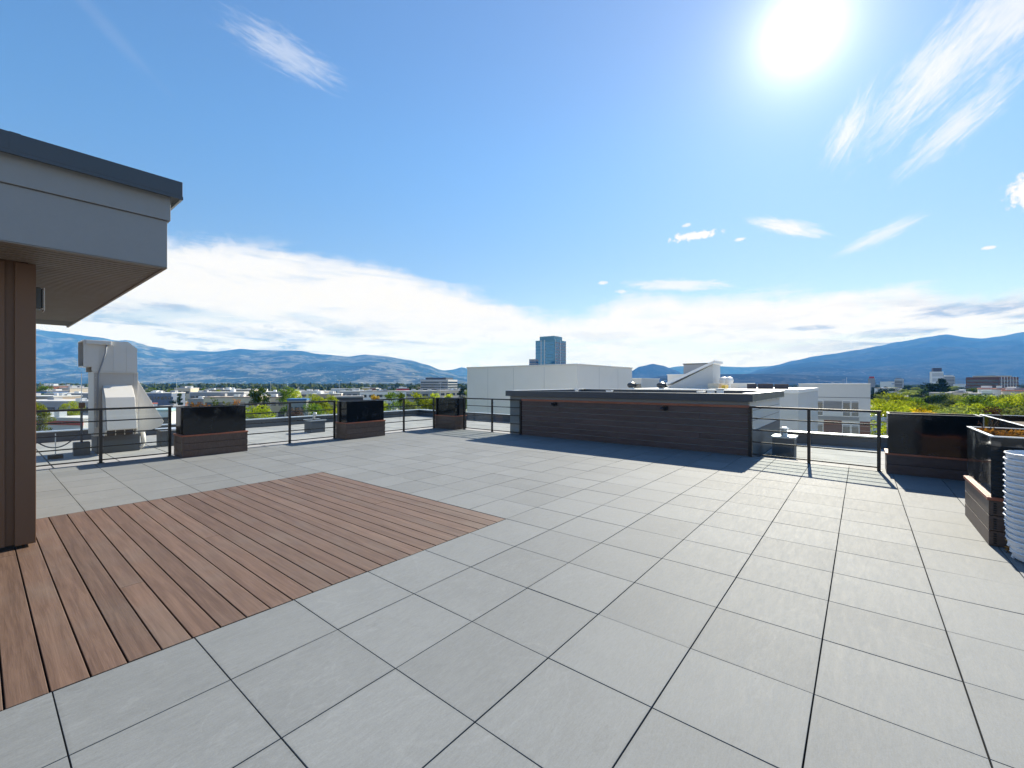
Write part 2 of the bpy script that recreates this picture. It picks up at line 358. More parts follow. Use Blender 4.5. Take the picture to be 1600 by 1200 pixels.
M['sidewalk'] = plain('paving', (.36, .35, .34), .9, 0, .12, .2)

def m_glass():
    m, n, b = mat('clear railing glass'); nd = m.node_tree.nodes; lk = m.node_tree.links
    nd.remove(b); tr = n.node('ShaderNodeBsdfTransparent'); tr.inputs[0].default_value = (.94, .965, .965, 1)
    gl = n.node('ShaderNodeBsdfGlossy'); gl.inputs['Roughness'].default_value = .01; gl.inputs[0].default_value = (1, 1, 1, 1)
    fr = n.node('ShaderNodeFresnel'); fr.inputs[0].default_value = 1.5
    gb = n.node('ShaderNodeNewGeometry'); f = n.m('MULTIPLY', fr.outputs[0], n.m('SUBTRACT', 1.3, n.m('MULTIPLY', gb.outputs['Backfacing'], 1.3)), clamp=True)
    ms = n.node('ShaderNodeMixShader'); n.put(ms.inputs[0], f); lk.new(tr.outputs[0], ms.inputs[1]); lk.new(gl.outputs[0], ms.inputs[2])
    lk.new(ms.outputs[0], nd['Material Output'].inputs[0]); return m
M['glass'] = m_glass()
def m_leaf(name, c1, c2, c3=None, trans=.45):
    m, n, b = mat(name); nd = m.node_tree.nodes; lk = m.node_tree.links
    v = world_coord(n); f = n.noise(v, .9, 4, .7); f2 = n.noise(v, .11, 3, .6); rn_ = n.node('ShaderNodeObjectInfo').outputs['Random']
    c = n.mix(n.ss(f, .35, .65), (*c1, 1), (*c2, 1)); 
    if c3: c = n.mix(n.m('MULTIPLY', n.ss(f2, .45, .62), .8), c, (*c3, 1))
    cc = n.vm('SCALE', c); n.put(cc.node.inputs['Scale'], n.m('ADD', .50, n.m('MULTIPLY', rn_, .80))); c = cc
    nd.remove(b); df = n.node('ShaderNodeBsdfDiffuse'); tl = n.node('ShaderNodeBsdfTranslucent'); n.put(df.inputs[0], c)
    n.put(tl.inputs[0], n.mix(1.0, c, (1.5, 1.45, .6, 1), 'MULTIPLY'))
    ms = n.node('ShaderNodeMixShader'); ms.inputs[0].default_value = trans; lk.new(df.outputs[0], ms.inputs[1]); lk.new(tl.outputs[0], ms.inputs[2])
    lk.new(ms.outputs[0], nd['Material Output'].inputs[0]); return m
M['leaf_green'] = m_leaf('green leaves', (.055, .105, .018), (.125, .19, .03))
M['leaf_lime'] = m_leaf('yellow green leaves', (.20, .27, .025), (.34, .38, .04), trans=.5)
M['leaf_yellow'] = m_leaf('golden leaves', (.42, .30, .02), (.55, .38, .03))
M['leaf_dark'] = m_leaf('dark evergreen needles', (.018, .042, .018), (.038, .072, .028), trans=.15)
M['leaf_plum'] = m_leaf('plum coloured leaves', (.07, .035, .03), (.12, .07, .045), trans=.25)
M['leaf_sage'] = m_leaf('grey green leaves', (.15, .20, .07), (.24, .28, .11), trans=.35)
M['leaf_far'] = m_leaf('mixed distant foliage', (.035, .06, .025), (.075, .105, .04), (.13, .15, .05), trans=.2)
M['dry'] = m_leaf('dry orange leaves', (.36, .15, .04), (.55, .32, .12), trans=.3)

# ------------------------------------------------------------------ ground, water, terrain
GZ = -15.0
def m_ground():
    m, n, b = mat('valley floor'); v = world_coord(n)
    f = n.noise(v, .004, 6, .6); g = n.noise(v, .02, 6, .65); h = n.noise(v, .0009, 5, .6)
    c = n.mix(n.ss(g, .42, .58), (.23, .225, .215, 1), (.13, .13, .13, 1)); c = n.mix(n.ss(f, .48, .56), c, (.07, .095, .035, 1))
    farc = n.mix(n.ss(g, .4, .6), (.06, .085, .035, 1), (.14, .14, .10, 1))
    d = n.vm('LENGTH', v); c = n.mix(n.ss(d, 900.0, 2500.0), c, farc)
    n.put(b.inputs['Base Color'], c); b.inputs['Roughness'].default_value = .95; return m
g = MB(); N = 64; rings = [0, 60, 200, 600, 2000, 6000, 13000]
for i, r in enumerate(rings[1:]):
    for k in range(N):
        a0, a1 = 2*math.pi*k/N, 2*math.pi*(k+1)/N; r0 = rings[i]
        q = [(r*math.cos(a0), r*math.sin(a0), GZ), (r*math.cos(a1), r*math.sin(a1), GZ)]
        if r0: g.face([(r0*math.cos(a0), r0*math.sin(a0), GZ)]+q+[(r0*math.cos(a1), r0*math.sin(a1), GZ)])
        else: g.face([(0, 0, GZ)]+q)
struct(g.build('ground', m_ground()))

def m_hill(name, base, patch, light, s=1.0):
    m, n, b = mat(name); v = world_coord(n, (1, 1, 1.6))
    f = n.noise(v, .0011*s, 5, .62, .6); g = n.noise(v, .0045*s, 5, .66, .4); h = n.noise(v, .02*s, 4, .65)
    c = n.mix(n.ss(f, .46, .54), (*base, 1), (*patch, 1)); c = n.mix(n.m('MULTIPLY', n.ss(g, .48, .56), .85), c, (base[0]*.55, base[1]*.6, base[2]*.6, 1))
    zz = n.node('ShaderNodeSeparateXYZ'); n.put(zz.inputs[0], v)
    lowf = n.ss(zz.outputs[2], 620.0, 60.0)
    spots = n.m('MULTIPLY', n.ss(h, .60, .70), lowf); fld = n.m('MULTIPLY', n.ss(g, .40, .32), lowf)
    c = n.mix(n.m('MULTIPLY', fld, .9), c, (patch[0]*1.6, patch[1]*1.55, patch[2]*1.4, 1)); c = n.mix(n.m('MULTIPLY', spots, .85), c, (*light, 1))
    n.put(b.inputs['Base Color'], c); b.inputs['Roughness'].default_value = .95; b.inputs['Specular IOR Level'].default_value = 0
    return m
def terrain(name, sky_px, r_foot, r_ridge, m, rough=.16, nx=420, ny=46, seed=0, pw=1.15, foot_y=597.5, jag=.045):
    """a mountain range: sky_px is its skyline (picture column, picture row); each column gets a real slope rising from foot to ridge"""
    xs0, xs1 = sky_px[0][0], sky_px[-1][0]; g = MB(); off = seed*31.7
    def top(px):
        for (a, ya), (c, yc) in zip(sky_px, sky_px[1:]):
            if a <= px <= c: t = (px-a)/(c-a); t = t*t*(3-2*t)*.5+t*.5; return ya+(yc-ya)*t
        return sky_px[-1][1]
    rows = []
    for j in range(ny+5):
        t = j/ny
        row = []
        for i in range(nx+1):
            px = xs0+(xs1-xs0)*i/nx; d = r_foot+(r_ridge-r_foot)*t if t <= 1 else r_ridge*(1+(t-1)*.6)
            p = at(px, d); H = zat(top(px), r_ridge)-GZ
            q = Vector((p.x*.0004+off, p.y*.0004, seed))
            nz = noise.fractal(q, 1.0, 2.0, 7, noise_basis='PERLIN_ORIGINAL')
            rg = 1-abs(noise.fractal(q*1.9+Vector((5, 1, 0)), .9, 2.1, 5, noise_basis='PERLIN_ORIGINAL'))*1.6
            if t <= 1:
                prof = t**pw; env = math.sin(math.pi*min(t, 1))**.7
                z = H*(prof + (nz*rough+ (rg-.75)*rough*.8)*env*(.25+.75*prof)) + H*jag*nz*t
                if t < .05: z = min(z, H*.05)
            else:
                z = H*(1-(t-1)*4.5)+H*jag*nz
            row.append(len(g.v)); g.v.append((p.x, p.y, GZ+max(z, -4)))
        rows.append(row)
    for a, b in zip(rows, rows[1:]):
        for i in range(nx): g.f.append((a[i], a[i+1], b[i+1], b[i])); g.m.append(0)
    o = g.build(name, m, smooth=True, fix=False); struct(o); return o
hm1 = m_hill('dry forested slopes', (.025, .050, .050), (.135, .15, .14), (.6, .58, .54))
hm2 = m_hill('dark forested slopes', (.020, .030, .038), (.040, .048, .052), (.24, .25, .27))
hm3 = m_hill('far slopes', (.04, .07, .05), (.09, .10, .07), (.15, .15, .12))
terrain('mountain', [(-700, 540), (-400, 525), (-150, 500), (0, 508), (52, 515), (100, 522), (150, 527), (185, 532), (196, 531), (206, 532), (218, 536), (235, 541), (252, 543), (262, 546), (275, 547.5), (300, 547), (335, 549), (375, 545), (398, 547), (470, 548), (500, 553), (545, 557), (570, 554), (600, 556), (640, 562), (665, 569), (690, 578), (720, 586), (760, 593), (800, 598)], 4600, 9500, hm1, seed=1)
terrain('mountain', [(500, 596), (620, 590), (690, 579), (705, 578), (722, 574), (735, 577), (770, 584), (830, 590), (960, 592), (1010, 582), (1060, 572), (1110, 571), (1160, 573), (1210, 571), (1280, 570), (1500, 575), (1800, 580)], 10400, 11800, hm3, seed=2, nx=300, ny=24)
terrain('mountain', [(930, 597), (965, 590), (985, 581), (1000, 573), (1020, 568.5), (1035, 571), (1052, 577), (1072, 586), (1100, 594), (1130, 597)], 6500, 7600, hm2, seed=3, nx=120, ny=24, rough=.1)
terrain('mountain', [(1130, 596), (1165, 584), (1190, 576), (1215, 569), (1240, 562), (1275, 555), (1300, 552), (1340, 546), (1375, 540), (1400, 535), (1450, 527.5), (1478, 524), (1510, 528), (1535, 529), (1560, 525), (1600, 519), (1700, 512), (1900, 520), (2300, 530)], 4200, 9000, hm2, seed=4, pw=1.0)
terrain('hill', [(900, 598), (1000, 594), (1040, 587), (1120, 585), (1200, 584), (1290, 587), (1420, 590), (1600, 592), (1900, 590)], 3200, 4100, hm2, seed=5, nx=200, ny=16, rough=.2, pw=.8)
def m_water():
    m, n, b = mat('lake water'); b.inputs['Base Color'].default_value = (.02, .05, .07, 1); b.inputs['Roughness'].default_value = .12
    n.put(b.inputs['Normal'], n.bump(n.noise(world_coord(n), .05, 4, .6), .5, 1.0)); return m
lk = MB(); P = [at(960, 1900), at(1450, 1900), at(1500, 3100), at(940, 3100)]
lk.face([(p.x, p.y, GZ+.3) for p in P]); struct(lk.build('water', m_water(), fix=False))

# haze: one closed box of even pale air
hz_m = bpy.data.materials.new('thin haze'); hz_m.use_nodes = True
hn = NT(hz_m.node_tree); hz_m.node_tree.nodes.remove(hz_m.node_tree.nodes['Principled BSDF'])
pv = hn.node('ShaderNodeVolumePrincipled'); pv.inputs['Absorption Color'].default_value = (1, 1, 1, 1); pv.inputs['Color'].default_value = (.08, .32, 1.0, 1); pv.inputs['Density'].default_value = 9.5e-5; pv.inputs['Anisotropy'].default_value = .0
hz_m.node_tree.links.new(pv.outputs[0], hz_m.node_tree.nodes['Material Output'].inputs['Volume'])
stuff(box('haze', (-13800, -13800, GZ-1.2), (13800, 13800, 1420), hz_m))

# ------------------------------------------------------------------ own building: lower roof, parapets, terrace floor
body = struct(MB().box((-18.55, -30, GZ-1), (9, 15.05, -.19)).build('building_body', M['siding']))
roof = empty('roof', (-15, 5, -.15), '', ''); del roof['label']; del roof['category']; struct(roof)
y = -12.0
while y < 14.9:
    for (xa, xb) in ([(-18.3, -11.75)] if y < 10.4 else [(-18.3, -8.7), (-1.82, 9)]):
        dz = rnd.uniform(-.002, .002)
        MB().box((xa, y+.012, -.2), (xb, min(y+.988, 14.78), -.15+dz)).build('roof_sheet', M['roofmem'], roof)
    y += 1.0
def parapet(a, b, label):
    e = empty('parapet_wall', (a[0], a[1], -.15), label, 'parapet')
    MB().box((a[0], a[1], -.19), (b[0], b[1], .02)).build('lower_upstand', M['curb'], e)
    dx_ = .03 if abs(b[0]-a[0]) < 1 else 0; dy_ = .03 if abs(b[1]-a[1]) < 1 else 0
    MB().box((a[0]+dx_, a[1]+dy_, .02), (b[0]-dx_, b[1]-dy_, .145)).build('upper_upstand', M['capmetal'], e)
    # coping in lengths with small joints
    along = 1 if abs(b[1]-a[1]) > abs(b[0]-a[0]) else 0
    t0, t1 = (a[1], b[1]) if along else (a[0], b[0]); L = 3.0; t = t0
    while t < t1-.01:
        u = min(t+L, t1)
        if along: MB().box((a[0]-.03, t+.004, .145), (b[0]+.03, u-.004, .175)).build('coping', M['galv'], e, .004)
        else: MB().box((t+.004, a[1]-.03, .145), (u-.004, b[1]+.03, .175)).build('coping', M['galv'], e, .004)
        t = u
parapet((-18.55, -12, 0), (-18.3, 15.05, 0), 'long low dark parapet with pale metal coping beyond the left railings')
parapet((-18.3, 14.8, 0), (-8.7, 15.05, 0), 'low dark parapet with pale coping behind the far left railing bays')
parapet((-1.82, 14.8, 0), (9, 15.05, 0), 'low dark parapet with bright coping behind the right railing')

floor = empty('terrace_floor', (-5, 5, 0), '', ''); del floor['label']; del floor['category']; struct(floor)
MB().box((-11.66, -6, -.145), (4.2, 10.46, -.035)).build('drainage_layer', M['under'], floor)
TS, G = .6, .3126
gx = lambda k: TS*(k-G); gy = lambda k: TS*(k+4.41)
tb = MB(); h = .5*TS
def tile_mesh():
    b = MB(); a, c, e = h-.0026, h-.0015-.0011, .0012
    ax, ay = h-.0035, h-.0024
    b.hexa([(-ax, -ay, -.02), (ax, -ay, -.02), (ax, ay, -.02), (-ax, ay, -.02), (-ax, -ay, -e), (ax, -ay, -e), (ax, ay, -e), (-ax, ay, -e)])
    b.f.pop(1); b.m.pop(1)
    q = [(-ax+e, -ay+e, 0), (ax-e, -ay+e, 0), (ax-e, ay-e, 0), (-ax+e, ay-e, 0)]; n = len(b.v); b.v += q
    b.f.append((n, n+1, n+2, n+3)); b.m.append(0)
    for i in range(4): b.f.append((4+i, 4+(i+1) % 4, n+(i+1) % 4, n+i)); b.m.append(0)
    o = b.build('tile', M['tile']); o.parent = floor; return o
tile0 = tile_mesh(); tme = tile0.data
cells = []
for i in range(-19, 7):
    for j in range(-14, 13):
        x0, x1, y0, y1 = gx(i), gx(i+1), gy(j), gy(j+1)
        if x0 < -11.75 or x1 > 4.3 or y1 > 10.55: continue
        if x1 < -3.1 and x0 > -7.45 and y1 < 3.9: continue
        if y0 < -5.9: continue
        cx, cy = (x0+x1)/2, (y0+y1)/2; d = Vector((cx, cy)).dot(FW); r = Vector((cx, cy)).dot(RT)
        vis = d > .9 and abs(r/d) < 1.28 and (x1 > -6.2 or y1 > .2)
        cells.append((0 if vis else 1, math.hypot(d, r), cx, cy))
cells.sort(); first = True; rest = MB()
for n, (hid, dist, cx, cy) in enumerate(cells):
    z = rnd.uniform(-.0008, .0008); rx, ry = rnd.gauss(0, .0011), rnd.gauss(0, .0011); rz = rnd.gauss(0, .0008)
    if n < 300 and not hid:
        t = tile0 if first else bpy.data.objects.new('tile', tme)
        if not first: col.objects.link(t); t.parent = floor
        first = False
        t.location = (cx+5+rnd.uniform(-.0006, .0006), cy-5+rnd.uniform(-.0006, .0006), z); t.rotation_euler = (rx, ry, rz)
    else:
        a = h-.003; rest.box((cx-a, cy-a, -.02+z), (cx+a, cy+a, z))
stuff(rest.build('far_tiles', M['tile'], floor))
# narrow row of cut tiles against the left railing and the far edge
deck = empty('wood_deck', (-5.3, 2, 0), 'reddish brown board deck inset in the grey tiles beside the brown wall', 'deck')
MB().box((-7.38, -2.5, -.034), (-3.2, 3.83, -.029)).build('dark_base', M['under'], deck)
y = 3.835; k = 0
joints = {3: -4.9, 6: -5.65, 10: -5.35, 13: -6.05, 15: -5.15, 18: -6.4, 20: -4.4, 24: -6.0, 27: -5.3}
while y > -2.4:
    ya, yb = y-.1425, y-.0005
    spans = [(-7.383, -3.197)]
    if k in joints: spans = [(-7.383, joints[k]-.0015), (joints[k]+.0015, -3.197)]
    for a, b in spans:
        w_ = rnd.uniform(-.0012, .0012)
        o = MB().box((a, ya, -.024), (b, yb, w_)).build('board', M['deck'], deck, .003)
    y -= .150; k += 1

# ------------------------------------------------------------------ roof access building on the left
hut = empty('roof_access_building', (-8.5, -2.5, 0), 'brown metal clad roof pavilion with grey fascia and wide overhanging eave at left', 'building')
MB().box((-10.6, -6, .035), (-6.23, .32, 2.72)).build('wall', M['brownpanel'], hut)
MB().box((-10.6, -6, -.02), (-6.26, .27, .035)).build('base_shade_strip', M['under'], hut)  # black strip stands in for the shaded gap under the raised wall
yy = -5.9
while yy < .15:
    MB().box((-6.229, yy, .035), (-6.205, min(yy+.42, .22), 2.70)).build('panel', M['brownpanel'], hut, .003); yy += .435
MB().box((-6.229, .235, .03), (-6.178, .37, 2.70)).build('corner_trim', M['brownpanel'], hut, .004)
MB().box((-6.45, .321, .03), (-6.2301, .37, 2.70)).build('corner_trim', M['brownpanel'], hut, .004)
ZS, XE, YE, XW = 2.70, -5.32, 1.19, -12.5
# eave: soffit planks, grooves run away from the wall
k = 0; x = XE-.05
while x > XW+.1:
    MB().box((x-.092, .322 if x < -6.1 else .0, ZS+.0), (x-.026, YE-.03, ZS+.012)).build('soffit_strip', M['soffit'], hut) if k < 62 else None
    x -= .096; k += 1
MB().box((XW+.03, -6.9, ZS+.016), (XE-.02, YE-.02, ZS+.03)).build('soffit_backing', M['mechdark'], hut)
yq = -.05
while yq > -5:
    MB().box((-6.17, yq-.092, ZS+.0), (XE-.05, yq-.026, ZS+.012)).build('soffit_strip', M['soffit'], hut); yq -= .096
for a, c in (((XW, YE-.028, ZS-.012), (XE-.03, YE, ZS+.0)), ((XE-.045, -7, ZS-.012), (XE, YE, ZS-.0005))): MB().box(a, c).build('edge_trim', M['soffit'], hut, .002)
MB().box((XE-.03, -7, ZS+.001), (XE, YE, ZS+.455)).build('lower_fascia_board', M['fascia'], hut, .003)
MB().box((XW, YE-.03, ZS+.001), (XE-.031, YE, ZS+.455)).build('lower_fascia_board', M['fascia'], hut, .003)
MB().box((XE-.03, -7, ZS+.459), (XE+.022, YE+.022, ZS+.70)).build('upper_fascia_board', M['fascia'], hut, .003)
MB().box((XW, YE-.03, ZS+.459), (XE-.031, YE+.022, ZS+.70)).build('upper_fascia_board', M['fascia'], hut, .003)
MB().box((XW-.1, -7, ZS+.701), (XE+.10, YE+.10, ZS+.845)).build('roof_cap', M['capmetal'], hut, .004)
MB().box((XE+.085, -7, ZS+.672), (XE+.103, YE+.103, ZS+.7009)).build('drip_edge', M['capmetal'], hut)
MB().box((XW-.1, YE+.085, ZS+.672), (XE+.084, YE+.103, ZS+.7009)).build('drip_edge', M['alu'], hut)
lamp = empty('wall_lamp', (-6.35, .40, 2.3), 'small black wall lamp with glass front under the left eave', 'lamp')
MB().box((-6.42, .371, 2.29), (-6.27, .41, 2.50)).build('housing', M['black'], lamp, .006)
MB().box((-6.415, .4105, 2.30), (-6.275, .425, 2.49)).build('lens', M['gloss'], lamp, .004)
MB().box((-6.43, .4255, 2.275), (-6.26, .433, 2.292)).build('rim', M['whitepaint'], lamp, .002)
MB().box((-6.43, .4255, 2.2925), (-6.418, .433, 2.50)).build('rim', M['whitepaint'], lamp, .002)
MB().box((-6.272, .4255, 2.2925), (-6.26, .433, 2.50)).build('rim', M['whitepaint'], lamp, .002)

# ------------------------------------------------------------------ railings
RZ = (1.05, .82, .575, .32, .06)
def railing(a, b, posts, label, ends=True):
    """straight railing from a to b (x,y) with posts at the given distances"""
    a, b = Vector(a), Vector(b); L = (b-a).length; u = (b-a)/L; n = Vector((-u.y, u.x))
    e = empty('metal_railing', (a.x, a.y, 0), label, 'railing', 'black railings round the terrace')
    def bar(t0, t1, w, z0, z1, name, m, off=0, bev=.003):
        q = [a+u*t0-n*(w/2-off), a+u*t1-n*(w/2-off), a+u*t1+n*(w/2+off), a+u*t0+n*(w/2+off)]
        return MB().hexa([(p.x, p.y, z0) for p in q]+[(p.x, p.y, z1) for p in q]).build(name, m, e, bev)
    bar(0, L, .055, 1.035, 1.075, 'top_rail', M['black'])
    for z in RZ[1:]:
        ts = [p for p in posts]
        seg = [0]+[p for p in ts if .05 < p < L-.05]+[L]
        for s0, s1 in zip(seg, seg[1:]): bar(s0+.026, s1-.026, .016, z-.012, z+.012, 'rail', M['black'], bev=.002)
    for p in posts:
        bar(p-.025, p+.025, .05, 0.006, 1.034, 'post', M['black'])
        bar(p-.05, p+.05, .10, 0.001, .006, 'base_plate', M['black'], bev=0)
    seg = [0]+[p for p in posts if .05 < p < L-.05]+[L]
    for s0, s1 in zip(seg, seg[1:]):
        bar(s0+.04, s1-.04, .008, .075, 1.02, 'glass_pane', M['glass'], off=.016, bev=0)
railing((-11.62, -6.8), (-11.62, 2.69), [.03, 1.2, 2.4, 3.6, 4.8, 6.0, 7.2, 8.35, 9.44], 'black railing with glass at far left, in front of the tall exhaust unit')
railing((-11.62, 3.99), (-11.62, 6.42), [1.17, 2.40], 'black railing with glass between the first and second planters from the left')
railing((-11.62, 7.74), (-11.62, 10.08), [1.04, 2.31], 'black railing with glass between the second planter and the corner planter')
railing((-10.52, 10.42), (-8.05, 10.42), [.03, 1.29, 2.44], 'short black railing with glass between the corner planter and the wood clad wall')
railing((-1.87, 10.38), (.27, 10.12), [.03, 1.07, 2.12], 'black railing with glass right of the wood clad wall, ending at a black planter')

# seams and small fixings
for yk in (-4.6, -2.2, .2):
    MB().box((XE+.1002, yk-.03, ZS+.70), (XE+.1035, yk+.03, ZS+.8455)).build('cap_seam', M['capmetal'], hut)
for yk in (-3.4, -1.05): MB().box((XE+.0002, yk-.002, ZS+.002), (XE+.0012, yk+.002, ZS+.454)).build('board_joint', M['under'], hut)
for zk in (.3, .9, 1.5, 2.1, 2.55):
    for yk in (.26, .345): MB().tube([(-6.1785, yk, zk), (-6.176, yk, zk)], .004, 6).build('screw', M['brownpanel'], hut)
# ------------------------------------------------------------------ planters
def planter(x0, y0, x1, y1, label, inset=.05, nb=3, h0=.44, top=1.06, faces='xy', tan=False, soil=True, clad=None):
    e = empty('planter_box', ((x0+x1)/2, (y0+y1)/2, 0), label, 'planter', 'black topped planters along the terrace edge')
    cm = clad or M['cladtan' if tan else 'clad']
    t = .022; bh = h0/nb
    MB().box((x0+t+.002, y0+t+.002, .001), (x1-t-.002, y1-t-.002, h0-.01)).build('inner_box', M['under'], e)
    for k in range(nb):
        z0, z1 = k*bh+.003, (k+1)*bh-.003
        MB().box((x0, y0, z0), (x1, y0+t, z1)).build('board', cm, e, .002)
        MB().box((x0, y1-t, z0), (x1, y1, z1)).build('board', cm, e, .002)
        MB().box((x1-t, y0+t+.001, z0), (x1, y1-t-.001, z1)).build('board', cm, e, .002)
        MB().box((x0, y0+t+.001, z0), (x0+t, y1-t-.001, z1)).build('board', cm, e, .002)
    for a, c in (((x0-.012, y0-.012), (x1+.012, y0+.05)), ((x0-.012, y1-.05), (x1+.012, y1+.012)), ((x0-.012, y0+.051), (x0+.05, y1-.051)), ((x1-.05, y0+.051), (x1+.012, y1-.051))):
        MB().box((a[0], a[1], h0-.003), (c[0], c[1], h0+.028)).build('trim_board', M['copper'], e, .003)
    i = inset; p = .006; zb = h0+.029
    for a, c in (((x0+i, y0+i), (x1-i, y0+i+p)), ((x0+i, y1-i-p), (x1-i, y1-i)), ((x0+i, y0+i+p), (x0+i+p, y1-i-p)), ((x1-i-p, y0+i+p), (x1-i, y1-i-p))):
        MB().box((a[0], a[1], zb), (c[0], c[1], top-.012)).build('glossy_panel', M['gloss'], e)
    w = .028
    for a, c in (((x0+i-.004, y0+i-.004), (x1-i+.004, y0+i+w)), ((x0+i-.004, y1-i-w), (x1-i+.004, y1-i+.004)), ((x0+i-.004, y0+i+w), (x0+i+w, y1-i-w)), ((x1-i-w, y0+i+w), (x1-i+.004, y1-i-w))):
        MB().box((a[0], a[1], top-.012), (c[0], c[1], top)).build('rim', M['alu'] if tan else M['capmetal'], e, .002)
    MB().box((x0+i+p, y0+i+p, zb), (x1-i-p, y1-i-p, top-.09)).build('soil', M['soil'], e)
    return e
planter(-11.66, 2.72, -11.05, 3.96, 'black glossy planter on brown boards, first from the left, with dry plants in it', inset=.03, tan=False, clad=M['cladtan'])
planter(-11.66, 6.45, -11.10, 7.71, 'black glossy planter on brown boards, second from the left between two railings', inset=.03, clad=M['cladtan'])
planter(-11.66, 10.12, -10.62, 10.66, 'black glossy planter on brown boards in the far left corner of the terrace', inset=.02, clad=M['cladtan'])
planter(.33, 9.93, 1.50, 10.55, 'wide black planter in shade just right of the right railing', inset=.02, h0=.33, nb=2, top=1.04)
planter(1.53, 7.75, 2.15, 10.55, 'long black planter with pale metal rim behind the near right planter', inset=.0, tan=True, h0=.33, nb=2, top=1.045)
pl5 = planter(.95, 6.13, 1.62, 7.37, 'near right black planter with orange trim beside the white stacked chairs', inset=.016, tan=True, top=1.055)
for z in (.08, .22, .37):          # open board ends at the near corner, screws on the near face
    for q in range(5): MB().box((.974+.006, 6.122, z-.055+q*.022), (1.000, 6.1296, z-.043+q*.022)).build('hollow_end', M['under'], pl5)
    MB().tube([(1.10, 6.124, z), (1.10, 6.1299, z)], .006, 8).build('screw', M['galv'], pl5)

def plant(x, y, z, hgt, spread, m, n, label, cat='plant', seed=0, leaf=.035, name='potted_plant'):
    rr = random.Random(seed); st_ = MB(); lf = MB()
    for i in range(n):
        a = rr.uniform(0, 6.28); L = hgt*rr.uniform(.5, 1); s_ = spread*rr.uniform(.2, 1)
        p = [Vector((x+rr.uniform(-.03, .03), y+rr.uniform(-.03, .03), z)), Vector((x+s_*.5*math.cos(a), y+s_*.5*math.sin(a), z+L*.6)), Vector((x+s_*math.cos(a), y+s_*math.sin(a), z+L))]
        st_.tube(p, [.004, .003, .0015], 4)
        for k in range(9):
            t = rr.uniform(.2, 1); c = p[0].lerp(p[1], t*2) if t < .5 else p[1].lerp(p[2], t*2-1)
            u = Vector((rr.gauss(0, 1), rr.gauss(0, 1), rr.gauss(0, .6))).normalized(); w = u.orthogonal().normalized(); l = leaf*rr.uniform(.6, 1.3)
            lf.face([c, c+u*l*.5+w*l*.3, c+u*l, c+u*l*.5-w*l*.3])
    e = empty(name, (x, y, z), label, cat)
    st_.build('stem', M['bark'], e, fix=False); lf.build('leaves', m, e, fix=False)
    return e
def row(pts, **k):
    for p in pts: plant(*p, **k)
plant(-11.36, 3.02, .95, .22, .18, M['dry'], 16, 'orange dried plant at the near end of the first planter from the left', seed=1)
plant(-11.38, 3.25, .95, .18, .14, M['dry'], 9, 'short tan dried plant just left of the green sprig in the first planter', seed=2)
plant(-11.38, 3.42, .95, .30, .10, M['leaf_green'], 9, 'upright green sprig in the middle of the first planter from the left', seed=3)
plant(-11.36, 3.66, .95, .22, .15, M['leaf_sage'], 10, 'grey green herb right of the green sprig in the first planter', seed=4)
plant(-11.36, 3.84, .95, .28, .10, M['dry'], 9, 'orange flowering dried plant at the far end of the first planter', seed=5)
for i, (x, y, lab) in enumerate([(1.22, 7.1, 'orange brown dried plant at the far end of the near right planter'), (1.35, 6.8, 'orange brown dried plant in the middle of the near right planter'), (1.43, 6.5, 'orange brown dried plant at the near end of the near right planter')]):
    plant(x, y, .95, .10, .26, M['dry'], 46, lab, seed=20+i, leaf=.05)
plant(1.10, 7.15, .95, .30, .16, M['leaf_plum'], 5, 'thin bare grey twigs in the far left corner of the near right planter', seed=31, leaf=.02)
plant(1.06, 5.98, .002, .12, .07, M['dry'], 5, 'small withered weed on the tiles at the foot of the near right planter', seed=40, leaf=.03, name='dry_weed')

# ------------------------------------------------------------------ wood clad mechanical enclosure
encl = empty('mechanical_enclosure', (-5, 12.5, 0), 'low wide roof enclosure clad in dark wood boards with a black metal cap', 'enclosure')
X0, X1, Y0, Y1 = -8.52, -1.90, 10.46, 15.02
MB().box((X0, Y0, -.18), (X1, Y0+.12, 1.17)).build('front_wall', M['fascia'], encl)
MB().box((X0, Y1-.12, -.18), (X1, Y1, 1.17)).build('rear_wall', M['siding'], encl)
MB().box((X0, Y0+.121, -.18), (X0+.12, Y1-.121, 1.17)).build('side_wall', M['siding'], encl)
MB().box((X1-.12, Y0+.121, .50), (X1, Y1-.121, 1.17)).build('side_wall', M['siding'], encl)
MB().box((X1-.12, Y0+.121, -.18), (X1+.02, Y1-.121, .499)).build('base_upstand', M['curb'], encl)
for z in (.72, .95): MB().box((X1+.0005, Y0+.13, z), (X1+.006, Y1-.13, z+.008)).build('siding_joint', M['curb'], encl)
MB().box((X0+.12, Y0+.12, .90), (X1-.12, Y1-.12, .98)).build('inner_roof', M['roofmem'], encl)
c0, c1 = 1.171, 1.335
MB().box((-8.60, Y0-.13, c0), (-1.80, Y0+.10, c1)).build('cap', M['capmetal'], encl, .004)
MB().box((-8.60, Y1-.10, c0), (-1.80, Y1+.10, c1)).build('cap', M['capmetal'], encl, .004)
MB().box((-8.60, Y0+.101, c0), (-8.40, Y1-.101, c1)).build('cap', M['capmetal'], encl, .004)
MB().box((-2.0, Y0+.101, c0), (-1.80, Y1-.101, c1)).build('cap', M['capmetal'], encl, .004)
for a, c in (((-8.62, Y1-.12, c1), (-1.78, Y1+.12, c1+.012)), ((-8.62, Y0-.02, c1), (-8.38, Y1-.121, c1+.012)), ((-2.02, Y0-.02, c1), (-1.78, Y1-.121, c1+.012))):
    MB().box(a, c).build('cap_sheen', M['galv'], encl, .002)  # pale strips on the dark cap paint in the sky reflected on top
MB().box((-1.80, Y0-.1, c0-.014), (-1.785, Y1, c0)).build('drip_edge', M['alu'], encl)
bh = 1.035/7
